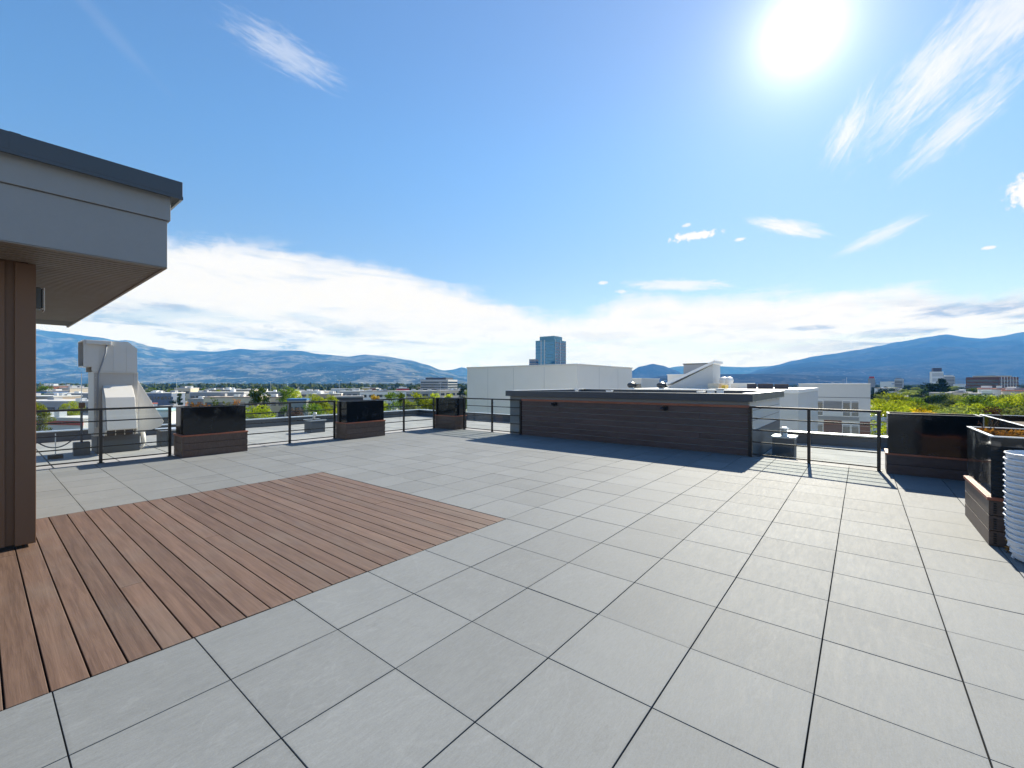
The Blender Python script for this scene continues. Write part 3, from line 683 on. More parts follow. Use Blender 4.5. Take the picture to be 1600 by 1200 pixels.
for xk in (-7.2, -5.0, -2.9): MB().box((xk-.04, Y0-.133, c0-.001), (xk+.04, Y0-.1302, c1+.001)).build('cap_seam', M['capmetal'], encl)
for k in range(7):
    xs = -8.05; cuts = [(-8.05, -6.2, -3.9, -1.875), (-8.05, -4.9, -1.875), (-8.05, -6.7, -2.9, -1.875)][k % 3]
    for a, b in zip(cuts, cuts[1:]):
        MB().box((a+.001, Y0-.026+rnd.uniform(-.001, .001), k*bh+.007), (b-.001, Y0-.0015, (k+1)*bh-.011)).build('board', M['clad'], encl, .003)
MB().box((-8.05, Y0-.040, 1.034), (-1.875, Y0-.0015, 1.086)).build('trim_board', M['copper'], encl, .003)
MB().box((-1.90, Y0-.03, .0), (-1.862, Y0+.02, 1.03)).build('end_trim', M['black'], encl)
for x, lab in ((-6.83, 'small dark round floodlight on the left part of the wood clad wall'), (-3.67, 'small dark floodlight on the right part of the wood clad wall')):
    e = empty('floodlight', (x, Y0-.03, .97), lab, 'wall light')
    MB().box((x-.06, Y0-.045, .93), (x+.06, Y0-.027, 1.03)).build('bracket', M['black'], e, .003)
    MB().tube([(x, Y0-.045, .98), (x+.02, Y0-.13, .95)], [.03, .05], 12).build('lamp_head', M['black'], e, smooth=False)
    MB().tube([(x-.09, Y0-.045, .98), (x-.10, Y0-.10, .96)], .022, 10).build('sensor', M['capmetal'], e)
# short white pipes standing inside the enclosure
for i, (x, y, w, hh, lab) in enumerate([(-7.75, 13.2, .11, .40, 'white capped pipe inside the enclosure near its left end'), (-6.9, 14.0, .16, .34, 'low white roof outlet inside the enclosure right of the capped pipe'),
        (-3.54, 12.9, .17, .36, 'lowest of the three small white boxes inside the enclosure'), (-3.28, 12.9, .16, .40, 'middle of the three small white boxes inside the enclosure'), (-3.04, 12.9, .15, .44, 'tallest of the three small white boxes inside the enclosure')]):
    e = empty('roof_outlet', (x, y, .98), lab, 'roof outlet')
    if i < 2:
        MB().lathe((x, y, .98), [(w*.5, 0), (w*.5, hh-.06), (w*.72, hh-.055), (w*.72, hh)], 12).build('pipe', M['whitepaint'], e)
    else:
        MB().box((x-w/2, y-w/2, .98), (x+w/2, y+w/2, .98+hh-.03)).build('box_body', M['whitepaint'], e, .005)
    MB().box((x-w*.6, y-w*.6, .98+hh-.029), (x+w*.6, y+w*.6, .98+hh)).build('lid', M['galv'], e, .004)

# ------------------------------------------------------------------ roof vents
def curb_vent(x, y, w, h_, label, kind):
    e = empty('curb_vent', (x, y, -.15), label, 'roof vent', 'roof vents on dark curbs')
    MB().box((x-w/2, y-w/2, -.149), (x+w/2, y+w/2, -.15+h_)).build('curb', M['curb'], e, .006)
    MB().box((x-w/2-.03, y-w/2-.03, -.15+h_), (x+w/2+.03, y+w/2+.03, -.15+h_+.045)).build('lid', M['galv'], e, .006)
    z = -.15+h_+.045
    if kind == 'goose':
        MB().lathe((x, y, z), [(.075, 0), (.06, .10), (.06, .13), (.10, .135), (.10, .17), (.05, .20)], 14).build('vent_cap', M['galv'], e, smooth=False)
    elif kind == 'pipe':
        o = MB().tube([(x-.06, y, z), (x-.06, y, z+.16), (x-.02, y, z+.22), (x+.05, y, z+.22), (x+.08, y, z+.14)], .04, 10).build('bent_pipe', M['whitepaint'], e, smooth=True)
    elif kind == 'turbine':
        MB().lathe((x, y, z), [(.10, 0), (.09, .12)], 14).build('neck', M['galv'], e)
        for k in range(14):
            a = k*math.tau/14; b_ = a+.35
            pts_ = [(x+rr_*math.cos(a+.25*t), y+rr_*math.sin(a+.25*t), z+.12+.20*t) for t, rr_ in ((0, .10), (.3, .155), (.6, .165), (.85, .13), (1, .06))]
            q = MB()
            for p0, p1 in zip(pts_, pts_[1:]):
                c0_ = Vector(p0); c1_ = Vector(p1); o_ = Vector((-math.sin(b_), math.cos(b_), 0))*.035
                q.face([c0_-o_, c0_+o_, c1_+o_, c1_-o_])
            q.build('vane', M['capmetal'], e, fix=False)
        MB().lathe((x, y, z+.32), [(.07, 0), (.03, .02)], 12).build('top_disc', M['galv'], e)
    return e
curb_vent(-15.0, 7.52, .50, .40, 'dark square roof vent with bent white pipe beyond the middle railing bay', 'pipe')
curb_vent(-14.95, 3.42, .52, .42, 'dark square roof vent just right of the tall exhaust unit', None)
curb_vent(-1.42, 11.95, .44, .44, 'dark square roof vent with round metal cap behind the right railing', 'goose')
curb_vent(-9.35, 12.6, .42, .46, 'square roof vent with pale lid beside the left end of the enclosure', None)
for x, lab in ((-6.9, 'round turbine ventilator standing left on the roof behind the enclosure'), (-5.75, 'round turbine ventilator standing right on the roof behind the enclosure')):
    curb_vent(x, 15.9, .42, 1.38, lab, 'turbine')
dr = empty('roof_drain', (-14.6, 9.7, -.15), 'small dark roof drain cover on the lower roof behind the left railings', 'roof drain')
MB().lathe((-14.6, 9.7, -.148), [(.16, 0), (.16, .02), (.10, .05), (.09, .12), (.03, .13)], 14).build('drain_cover', M['black'], dr)

# ------------------------------------------------------------------ tall exhaust unit beyond the left railing
ex = empty('exhaust_unit', (-14.9, 2.2, -.15), 'tall beige rooftop exhaust unit with sloping hoods behind the left railing', 'exhaust unit')
XF, XB = -14.40, -15.25
MB().box((XB, 1.86, -.149), (XF-.0, 2.66, .28)).build('curb', M['curb'], ex, .01)
MB().box((XB+.02, 1.80, .281), (XF, 2.62, 1.84)).build('cabinet', M['mech2'], ex, .006)
# top hood: opening to the left, chamfered at the right
hp = [(1.62, 1.96), (1.76, 1.96), (1.76, 1.841), (2.60, 1.841), (2.60, 2.44), (2.43, 2.60), (1.62, 2.60)]
MB().prism(hp, 'x', XF+.02, XF+.0).build('hood_side', M['mech'], ex)
MB().prism(hp, 'x', XB, XB+.02).build('hood_side', M['mech'], ex)
MB().box((XB+.021, 1.62, 2.575), (XF-.001, 2.43, 2.60)).build('hood_top', M['mech'], ex)
MB().prism([(2.43, 2.60), (2.60, 2.44), (2.585, 2.425), (2.42, 2.575)], 'x', XB+.021, XF-.001).build('hood_slope', M['mech'], ex)
MB().box((XB+.021, 2.58, 1.842), (XF-.001, 2.60, 2.42)).build('hood_end', M['mech'], ex)
MB().box((XB+.021, 1.62, 1.96), (XF-.001, 1.80, 1.98)).build('hood_floor', M['mech'], ex)
MB().box((XB+.03, 1.775, 1.985), (XF-.03, 1.79, 2.57)).build('screen', M['mechdark'], ex)
MB().box((XF+.021, 1.66, 2.50), (XF+.09, 2.10, 2.595)).build('control_box', M['mech'], ex, .006)
MB().tube([(XF+.06, 2.02, 2.50), (XF+.06, 2.0, 2.3), (XF+.05, 1.93, 2.0), (XF+.035, 1.88, 1.8), (XF+.03, 1.86, 1.2), (XF+.03, 1.85, .5)], .016, 8).build('conduit', M['greywall'], ex, smooth=True)
for zk in (.5, .8, 1.1, 1.4, 1.7):
    for yk in (1.83, 2.59): MB().tube([(XF+.0005, yk, zk), (XF+.006, yk, zk)], .010, 6).build('screw', M['galv'], ex)
MB().box((XF+.0005, 1.895, .29), (XF+.008, 1.91, 1.835)).build('panel_seam', M['mech2'], ex)
MB().box((XF+.0005, 2.53, .29), (XF+.008, 2.545, 1.835)).build('panel_seam', M['mech2'], ex)
for yk in (1.9, 2.15, 2.4):
    MB().box((XF+.0205, yk-.006, 1.86), (XF+.026, yk+.006, 2.48)).build('panel_seam', M['mech'], ex)
MB().box((XF+.0005, 1.80, 1.815), (XF+.03, 2.62, 1.838)).build('flange', M['mech'], ex)
# front intake hood
yl, yr = 1.96, 2.50; a0, b0 = (XF+.001, 1.50), (XF+.30, 1.22)
prof = [(XF+.001, 1.52), (XF+.31, 1.22), (XF+.55, .46), (XF+.52, .44), (XF+.28, 1.18), (XF+.001, 1.46)]
MB().prism(prof, 'y', yl, yr).build('intake_hood', M['mech_lit'], ex, .003)
side = [(XF+.001, 1.455), (XF+.279, 1.179), (XF+.519, .445), (XF+.30, .30), (XF+.001, .30)]
MB().prism(side, 'y', yl-.02, yl-.001).build('intake_side', M['mech'], ex); MB().prism(side, 'y', yr+.001, yr+.02).build('intake_side', M['mech'], ex)
for k in range(4):
    yk = yl+.02+k*(yr-yl-.04)/3; MB().box((XF+.29, yk-.008, .302), (XF+.31, yk+.008, .48)).build('grille_bar', M['mech'], ex)
MB().box((XF+.02, yl+.001, .305), (XF+.27, yr-.001, .46)).build('intake_filter', M['mechdark'], ex)
# wedge hood on the right end
wd = [(2.621, 1.62), (2.64, 1.62), (3.16, .55), (3.10, .42), (2.75, .30), (2.621, .30)]
MB().prism(wd, 'x', XB+.10, XF-.06).build('side_hood', M['mech'], ex, .004)
MB().tube([(XF-.04, 2.72, .30), (XF-.04, 2.74, .05), (XF-.04, 2.70, -.05), (XF-.04, 2.66, -.08)], .05, 10).build('drain_elbow', M['mech'], ex, smooth=True)
# pale switch box and gas pipe at its left
gp = empty('gas_pipe', (-14.6, 1.5, -.15), 'dark vertical pipe with regulator left of the exhaust unit', 'pipe')
MB().tube([(-14.5, 1.60, -.149), (-14.5, 1.60, .95), (-14.5, 1.60, 1.05)], .022, 8).build('riser', M['curb'], gp)
MB().box((-14.53, 1.55, .97), (-14.47, 1.66, 1.10)).build('regulator', M['brownpanel'], gp, .01)
MB().tube([(-14.5, 1.60, 1.10), (-14.5, 1.60, 1.80)], .008, 6).build('thin_pipe', M['galv'], gp)
MB().box((-14.62, 1.46, -.149), (-14.38, 1.74, .16)).build('meter_box', M['curb'], gp, .01)
cb = empty('cable', (-14.4, .9, 0), 'dark sagging cable looping across the lower roof at far left', 'cable')
cp = []
for i in range(17):
    t = i/16; cp.append((-14.3+.1*t, .75+.80*t, .42+ -4*.33*t*(1-t)+.02*t))
MB().tube(cp, .014, 6).build('cable_run', M['curb'], cb, smooth=True)
MB().box((-14.35, 1.03, -.149), (-14.15, 1.27, -.06)).build('support_block', M['under'], cb, .01)
MB().tube([(-14.25, 1.15, -.06), (-14.25, 1.15, .42)], .010, 6).build('support_post', M['galv'], cb)

# ------------------------------------------------------------------ stacked white chairs at the right edge
def chair_parts(e):
    """low tub chair: curved back and arm shell, seat, two looped arms, four legs (local coordinates, back towards -x)"""
    n = 14; sh = MB(); prof = [(.262, -.012), (.272, .012), (.279, .036), (.284, .052)]
    ang = [math.pi*(.42+1.16*i/n) for i in range(n+1)]
    for (r0, z0), (r1, z1) in zip(prof, prof[1:]):
        for a, b in zip(ang, ang[1:]):
            P_ = lambda r, t, z: (r*math.cos(t), r*.98*math.sin(t), z)
            sh.face([P_(r0, a, z0), P_(r0, b, z0), P_(r1, b, z1), P_(r1, a, z1)])
            sh.face([P_(r0-.012, b, z0), P_(r0-.012, a, z0), P_(r1-.012, a, z1), P_(r1-.012, b, z1)])
    rim = [(.284*math.cos(t), .278*math.sin(t), .0515) for t in ang]
    return sh, rim
stk_x, stk_y = 1.275, 5.80
NCH = 18
proto = None
for k in range(NCH):
    zb = .030+k*.0505
    s_ = [.86, .91, .945, .965, .98, .99][k] if k < 6 else 1.0
    if k == 0: place = 'lowest chair of the white stack at the right edge, resting on the tiles'
    elif k == NCH-1: place = 'topmost chair of the white stack at the right edge'
    else:
        words = ['second', 'third', 'fourth', 'fifth', 'sixth', 'seventh', 'eighth', 'ninth']
        place = (words[k-1]+' chair from the bottom of the white stack' if k <= 8 else words[NCH-2-k]+' chair from the top of the white stack')+' beside the near right planter'
    if proto is None:
        e = empty('stacking_chair', (0, 0, 0), place, 'chair', 'white chairs stacked at the right edge')
        sh, rim = chair_parts(e)
        sh.build('seat_shell', M['plastic'], e, fix=False)
        MB().tube(rim, .0065, 6).build('rim', M['plastic'], e, smooth=True)
        for sx, sy in ((-1, 1), (-1, -1), (1, 1), (1, -1)):
            MB().tube([(sx*.17, sy*.17, .028), (sx*.185, sy*.19, -.028)], [.02, .014], 8).build('leg', M['plastic'], e)
        MB().lathe((0, 0, .012), [(.215, 0), (.222, .012)], 20).build('seat', M['plastic'], e)
        for sy in (1, -1):
            loop = [(-.07*math.cos(a)+.02, sy*(.270+.030*math.sin(a)), .046+.010*math.sin(a)) for a in [math.pi*i/8 for i in range(9)]]
            MB().tube(loop, .008, 6).build('arm_loop', M['plastic'], e, smooth=True)
        proto = e
    else:
        e = copy_tree(proto)
        e['label'] = place
    e.location = (stk_x+rnd.uniform(-.004, .004), stk_y+rnd.uniform(-.004, .004), zb)
    e.scale = (s_, s_, 1.0); e.rotation_euler = (0, 0, R(-52)+rnd.uniform(-.02, .02))

# ------------------------------------------------------------------ trees
def crown_mesh(kind, n, leaf, seed):
    """unit-height tree crown: leaf-sized faces spread through lobes with gaps between"""
    rr = random.Random(seed); b = MB(); lobes = []
    if kind == 'cone':
        for i in range(26):
            t = (i+.5)/26; r = .24*(1-t)**.8+.015
            for k in range(5): a = rr.uniform(0, 6.28); lobes.append((Vector((r*.75*math.cos(a), r*.75*math.sin(a), .08+.90*t)), (r*.55+.02, r*.55+.02, .045)))
    else:
        wide, z0 = {'round': (.33, .30), 'broad': (.46, .30), 'tall': (.21, .18)}[kind]
        for i in range(26 if kind != 'tall' else 30):
            a = rr.uniform(0, 6.28); q = rr.random()**.5; zz = rr.uniform(z0, .93)
            env = math.sin(math.pi*min(1, (zz-z0+.10)/(1.12-z0)))**.65
            lobes.append((Vector((wide*env*q*math.cos(a)*.85, wide*env*q*math.sin(a)*.85, zz)), (rr.uniform(.07, .15)*wide/.33+.02,)*2+(rr.uniform(.05, .10),)))
    for i in range(n):
        c, (rx, ry, rz) = lobes[rr.randrange(len(lobes))]
        d = Vector((rr.gauss(0, 1), rr.gauss(0, 1), rr.gauss(0, 1))).normalized()*rr.random()**.28
        p = c+Vector((d.x*rx, d.y*ry, d.z*rz))
        nrm = (d+Vector((rr.gauss(0, .6), rr.gauss(0, .6), rr.gauss(.3, .6)))).normalized()
        u = nrm.orthogonal().normalized(); u.rotate(Matrix.Rotation(rr.uniform(0, 6.28), 3, nrm)); w = nrm.cross(u); l = leaf*rr.uniform(.6, 1.35)
        b.face([p-u*l*.5, p-w*l*.32, p+u*l*.55, p+w*l*.36])
    me = bpy.data.meshes.new('crown'); me.from_pydata(b.v, [], b.f); return me, lobes
def trunk_mesh(lobes, kind, seed):
    rr = random.Random(seed); b = MB(); top = .9 if kind == 'cone' else .55
    b.tube([(0, 0, -.01), (.006, 0, .15), (-.004, .006, .35), (0, 0, top)], [.024, .018, .014, .004], 7)
    if kind != 'cone':
        for c, r in lobes[::3]:
            z = rr.uniform(.22, .45); b.tube([(0, 0, z), (c.x*.5, c.y*.5, z+(c.z-z)*.45), tuple(c)], [.010, .006, .002], 5)
    me = bpy.data.meshes.new('trunk'); me.from_pydata(b.v, [], b.f); me.materials.append(M['bark']); return me
VAR = {}
for kind in ('round', 'broad', 'tall', 'cone'):
    for q, (n, lf) in {'hi': (5200, .030), 'lo': (1700, .050)}.items():
        for sd in ((1, 2, 3) if kind != 'cone' else (1, 2)):
            me, lobes = crown_mesh(kind, n, lf, sd*7+len(kind)); VAR[kind, q, sd] = (me, trunk_mesh(lobes, kind, sd))
CR = {}
def tree(px, ytop, d, kind, mkey, label, group, z0=GZ, q=None, wide=1.0):
    q = q or ('hi' if d < 150 else 'lo'); p = at(px, d); h_ = max(3.5, zat(ytop, d)-z0)
    sd = rnd.choice((1, 2, 3) if kind != 'cone' else (1, 2)); me, tr = VAR[kind, q, sd]
    key = (kind, q, sd, mkey)
    if key not in CR: c = me.copy(); c.materials.append(M[mkey]); CR[key] = c
    e = empty('tree', (p.x, p.y, z0), label, 'tree', group); e.rotation_euler = (0, 0, rnd.uniform(0, 6.28)); e.scale = (h_*wide, h_*wide, h_)
    for nm, mm in (('crown', CR[key]), ('trunk', tr)):
        o = bpy.data.objects.new(nm, mm); col.objects.link(o); o.parent = e
    return e
PEND = []      # things whose final label depends on their neighbours
def pend(e, base, where, px): PEND.append((e, base, where, px))
CN = {'leaf_green': 'green', 'leaf_lime': 'bright yellow green', 'leaf_yellow': 'golden yellow', 'leaf_dark': 'dark evergreen', 'leaf_plum': 'plum brown', 'leaf_sage': 'grey green'}
def region(px):
    for lim, w in ((135, 'left of exhaust unit'), (283, 'right of exhaust unit'), (387, 'above first planter'), (455, 'above third railing bay'), (522, 'above fourth railing bay'), (600, 'above second planter'),
                   (635, 'right of second planter'), (680, 'left of corner planter'), (740, 'above corner planter'), (1362, 'behind the enclosure'), (1440, "behind wide planter's left half"), (1510, "behind wide planter's right half"), (9999, 'beyond near right planter')):
        if px < lim: return w
left_trees = [(68, 602, 235, 'broad', 'leaf_green', 1), (62, 627, 112, 'round', 'leaf_lime', 1), (114, 624, 125, 'broad', 'leaf_lime', .8), (40, 612, 170, 'broad', 'leaf_green', 1),
    (236, 604, 330, 'broad', 'leaf_green', 1), (266, 607, 330, 'round', 'leaf_lime', 1), (298, 606, 420, 'broad', 'leaf_sage', 1), (316, 606, 360, 'round', 'leaf_green', 1), (340, 608, 330, 'round', 'leaf_lime', .9), (218, 603, 380, 'broad', 'leaf_dark', 1),
    (403, 601.5, 172, 'round', 'leaf_green', 1.15), (404, 629, 88, 'round', 'leaf_lime', 1.2), (450, 603, 178, 'broad', 'leaf_green', 1), (461, 606, 200, 'round', 'leaf_lime', 1), (497, 614, 132, 'broad', 'leaf_lime', 1.0), (488, 629, 98, 'broad', 'leaf_green', 1.0), (519, 617, 140, 'round', 'leaf_lime', .9),
    (427, 604, 330, 'round', 'leaf_sage', 1), (480, 603, 420, 'round', 'leaf_green', 1), (462, 634, 105, 'round', 'leaf_plum', .9),
    (585, 615, 175, 'round', 'leaf_yellow', .9), (613, 612, 150, 'broad', 'leaf_green', .95), (627, 611, 165, 'round', 'leaf_green', .9), (653, 611, 160, 'round', 'leaf_lime', 1.1), (668, 617, 115, 'broad', 'leaf_lime', .9), (640, 622, 120, 'round', 'leaf_lime', 1.0), (680, 612, 190, 'round', 'leaf_lime', 1),
    (702, 615, 150, 'round', 'leaf_lime', 1), (716, 619, 130, 'round', 'leaf_yellow', .8), (722, 604, 330, 'broad', 'leaf_dark', 1), (731, 608, 210, 'round', 'leaf_sage', 1), (640, 603, 420, 'broad', 'leaf_dark', 1), (648, 604, 380, 'round', 'leaf_green', 1), (596, 626, 125, 'round', 'leaf_lime', .8),
    (545, 603, 480, 'broad', 'leaf_green', 1), (566, 603, 520, 'round', 'leaf_sage', 1), (380, 604, 420, 'round', 'leaf_dark', 1), (362, 605, 400, 'round', 'leaf_sage', 1)]
for px, yt, d, k, mk, w in left_trees:
    e = tree(px, yt, d, k, mk, 'x', 'trees in the town', wide=w*.66)
    pend(e, f"{CN[mk]} {'spreading ' if k == 'broad' else 'rounded '}tree {'near' if d < 160 else 'far' if d > 300 else 'midway'} {region(px)}", 'tree', px)
# the park of bright trees at right
rows_ = [(66, 650, 5, 1380, 1640, 44), (84, 638, 7, 1372, 1640, 34), (108, 628, 6, 1368, 1640, 27), (140, 621, 5, 1366, 1630, 22), (185, 615.5, 3.5, 1364, 1630, 19), (250, 613, 3, 1364, 1625, 17), (350, 607, 2.5, 1364, 1625, 15), (520, 603.5, 2, 1364, 1620, 12)]
for ri, (d, yt, jit, a, b, stp) in enumerate(rows_):
    px = a+rnd.uniform(0, stp)
    while px < b:
        if ri == 0 and (px < 1470 or px > 1600): px += stp; continue
        y_ = yt+rnd.uniform(-jit, jit)-(7 if (px > 1570 and ri in (1, 2, 3)) else 0)
        g_ = rnd.random(); mk = 'leaf_lime' if g_ < .44 else 'leaf_green' if g_ < .74 else 'leaf_sage' if g_ < .93 else 'leaf_dark'
        if ri == 0: mk = 'leaf_yellow' if px < 1512 else 'leaf_lime'
        if ri == 1 and 1545 < px < 1585: mk = 'leaf_plum'
        if ri >= 5: mk = rnd.choice(['leaf_green', 'leaf_dark', 'leaf_sage', 'leaf_dark'])
        if ri in (5, 6) and 1530 < px: px += stp; continue
        k = rnd.choice(['round', 'broad', 'broad']); e = tree(px, y_, d+rnd.uniform(-7, 7), k, mk, 'x', 'trees of the park at right', wide=1.0 if ri < 5 else 1.1, q='hi' if d < 145 else 'lo')
        pend(e, f"{CN[mk]} {'spreading' if k == 'broad' else 'rounded'} tree, {['front', 'second', 'third', 'fourth', 'fifth', 'sixth', 'seventh', 'farthest'][ri]} row {region(px)}", 'tree', px)
        px += stp*rnd.uniform(.75, 1.2)
for px, yt, d, lb in ((1447, 639, 73, 'golden yellow tree just behind the middle of the wide right planter'), (1474, 641, 70, 'golden yellow tree right of the other, behind the wide right planter')):
    tree(px, yt, d, 'round', 'leaf_yellow', lb, 'trees of the park at right')
e = tree(1471, 591, 300, 'cone', 'leaf_dark', 'tall dark conifer standing in front of the white tower on the right skyline', 'trees of the park at right', wide=1.5)
e = tree(1458, 597, 290, 'broad', 'leaf_dark', 'dark evergreen mass just left of the tall conifer on the right skyline', 'trees of the park at right', wide=1.1)
e = tree(1532, 618, 160, 'cone', 'leaf_dark', 'small dark conifer in front of the red roofed houses', 'trees of the park at right', wide=1.4)

def woodland(name, a, b, d0, d1, n, h0, h1, seed):
    rr = random.Random(seed); g = MB()
    ico = bmesh.new(); bmesh.ops.create_icosphere(ico, subdivisions=1, radius=1); iv = [v.co.copy() for v in ico.verts]; fc_ = [tuple(v.index for v in f.verts) for f in ico.faces]; ico.free()
    for i in range(n):
        d = d0*(d1/d0)**rr.random(); px = rr.uniform(a, b); p = at(px, d); hh = rr.uniform(h0, h1); r = hh*rr.uniform(.32, .5)
        base = len(g.v); thin = rr.random() < .12
        for v in iv:
            k = rr.uniform(.7, 1.25); g.v.append((p.x+v.x*r*k*(.45 if thin else 1), p.y+v.y*r*k*(.45 if thin else 1), GZ+hh*.55+v.z*hh*.48*k*(1.3 if thin else 1)))
        for f in fc_: g.f.append(tuple(base+j for j in f)); g.m.append(0)
        for j in range(16):
            q = Vector((rr.gauss(0, 1), rr.gauss(0, 1), rr.gauss(.3, 1))).normalized(); c = Vector((p.x+q.x*r*1.05, p.y+q.y*r*1.05, GZ+hh*.55+q.z*hh*.5)); l = r*.35
            u = q.orthogonal().normalized(); w_ = q.cross(u); g.face([c-u*l, c-w_*l*.6, c+u*l, c+w_*l*.7])
    return stuff(g.build(name, M['leaf_far'], fix=False))
woodland('far_woodland', -150, 745, 430, 900, 330, 6, 11, 5)
woodland('far_woodland', -250, 760, 850, 3800, 2600, 8, 17, 6)
woodland('far_woodland', 975, 1750, 1250, 1850, 700, 8, 14, 8); woodland('far_woodland', 1355, 1750, 560, 1250, 330, 7, 12, 9)

# ------------------------------------------------------------------ buildings
def onY(px, Y):
    k = (px-800)/F_PX; d = Y/(math.cos(HEAD)+k*math.sin(HEAD)); return (-math.sin(HEAD)+k*math.cos(HEAD))*d, d
def onX(px, X):
    k = (px-800)/F_PX; d = X/(-math.sin(HEAD)+k*math.cos(HEAD)); return (math.cos(HEAD)+k*math.sin(HEAD))*d, d
# plain beige block beyond the far corner
c = at(902, 26); bx, by = c.x, c.y; xl, _ = onY(730, by); yr_, _ = onX(987.5, bx); zt = zat(568, 26)
e = empty('beige_block', (bx, by, GZ), 'large plain beige grey block beyond the far corner of the terrace', 'building')
MB().box((xl, by, GZ), (bx, yr_, zt-.10)).build('wall', M['render'], e)
MB().box((xl-.04, by-.04, zt-.10), (bx+.04, yr_+.04, zt)).build('parapet_cap', M['mech'], e, .01)
for t in (.22, .47, .74): X_ = xl+(bx-xl)*t; MB().box((X_-.006, by-.006, -2), (X_+.006, by-.0005, zt-.16)).build('wall_joint', M['greywall'], e)
for t in (.35, .7): Y_ = by+(yr_-by)*t; MB().box((bx+.0005, Y_-.006, -2), (bx+.006, Y_+.006, zt-.16)).build('wall_joint', M['greywall'], e)

# neighbouring building with set of roof structures behind the enclosure
nb = empty('neighbour_building', (3, 42, GZ), 'pale neighbouring building with flat white edged roof and slanting roof fin behind the enclosure', 'building')
Yn = 33.0; xa, da = onY(985, Yn); xb, db = onY(1247, Yn); zr = zat(608.5, onY(1235, Yn)[1])
MB().box((xa, Yn, GZ), (xb, Yn+16, zr-.25)).build('wall', M['siding'], nb)
MB().box((xa-.05, Yn-.05, zr-.249), (xb+.05, Yn+16, zr)).build('roof_edge', M['whitepaint'], nb, .01)
for z in (-1.6, -4.2, -6.8): MB().box((xa, Yn-.012, z), (xb, Yn-.0005, z+.03)).build('siding_joint', M['curb'], nb)
Yf = Yn+3; f1 = lambda px, py: (onY(px, Yf)[0], zat(py, onY(px, Yf)[1]))
pA, pB, pC, pD = f1(1046, 603.5), f1(1114, 569.5), (f1(1114, 569.5)[0], zr-.1), (f1(1046, 603)[0]-.1, zr-.1)
MB().prism([pA, pB, pC, pD], 'y', Yf, Yf+2.2).build('slanting_wall', M['siding'], nb)
tq = .20; MB().prism([(pA[0]-.3, pA[1]+.02), (pA[0]-.3, pA[1]+.05+tq), (pB[0]+.15, pB[1]+.10+tq), (pB[0]+.15, pB[1]+.10)], 'y', Yf-.25, Yf+2.4).build('slanting_roof', M['whitepaint'], nb)
def nbox(pa, pb, yt, Y, dep, m, name, cap=None):
    x0, d0 = onY(pa, Y); x1, d1 = onY(pb, Y); z1 = zat(yt, (d0+d1)/2)
    MB().box((x0, Y, zr-.3), (x1, Y+dep, z1)).build(name, m, nb, .01)
    if cap: MB().box((x0-.05, Y-.05, z1), (x1+.05, Y+dep+.05, z1+.08)).build('roof_edge', cap, nb)
nbox(1068, 1107, 569, Yn+7, 4, M['greywall'], 'stair_box', M['capmetal'])
nbox(1043, 1078, 586, Yn+6, 4, M['render'], 'lift_box', M['whitepaint'])
nbox(1106, 1123, 599, Yn+1.2, 2, M['cream'], 'plant_box'); nbox(1121, 1167, 600, Yn+5, 3, M['render'], 'plant_box', M['whitepaint'])
nbox(1127, 1133, 601.5, Yn+1.0, 1, M['yellow'], 'small_tan_box')
nbox(1167, 1182, 599.5, Yn+2, .1, M['darkwall'], 'screen_panel'); nbox(1184, 1208, 599.5, Yn+2, .1, M['darkwall'], 'screen_panel'); nbox(1210, 1232, 600, Yn+2, .1, M['darkwall'], 'screen_panel')
nbox(987, 1002, 592, Yn+9, 5, M['siding'], 'low_roof_house', M['whitepaint']); nbox(988, 1001, 600, Yn+8.9, .08, M['winglass'], 'window')
for px in (1131, 1139):
    X_, d_ = onY(px, Yn+4); MB().lathe((X_, Yn+4, zr), [(.12, 0), (.12, .35), (.28, .40), (.34, .62), (.28, .82), (.08, .92)], 14).build('white_ventilator', M['whitepaint'], nb, smooth=False)
# apartment building with brown siding and windows
Ya = at(1300, 50).y
ab = empty('apartment_building', (5, Ya, GZ), 'grey and brown apartment building with windows seen through the right railing', 'building')
fa = lambda px, py, Y=Ya: (onY(px, Y)[0], zat(py, onY(1300, Y)[1]))
x0, zt = fa(1248, 600.2); x1, _ = fa(1360, 600)
MB().box((x0, Ya, GZ), (x1, Ya+14, zt)).build('wall', M['siding'], ab)
MB().box((x0-.05, Ya-.05, zt), (x1+.05, Ya+14.05, zt+.07)).build('roof_edge', M['whitepaint'], ab)
def panel(a, b, yt, yb, m, name, out=.03, parent=ab):
    xl_, z1 = fa(a, yt); xr_, z0 = fa(b, yb)
    return MB().box((xl_, Ya-out, z0), (xr_, Ya-.0006, z1)).build(name, m, parent)
panel(1248.5, 1359.5, 620.4, 621.2, M['curb'], 'wall_joint', .01)
FLH = 36.5
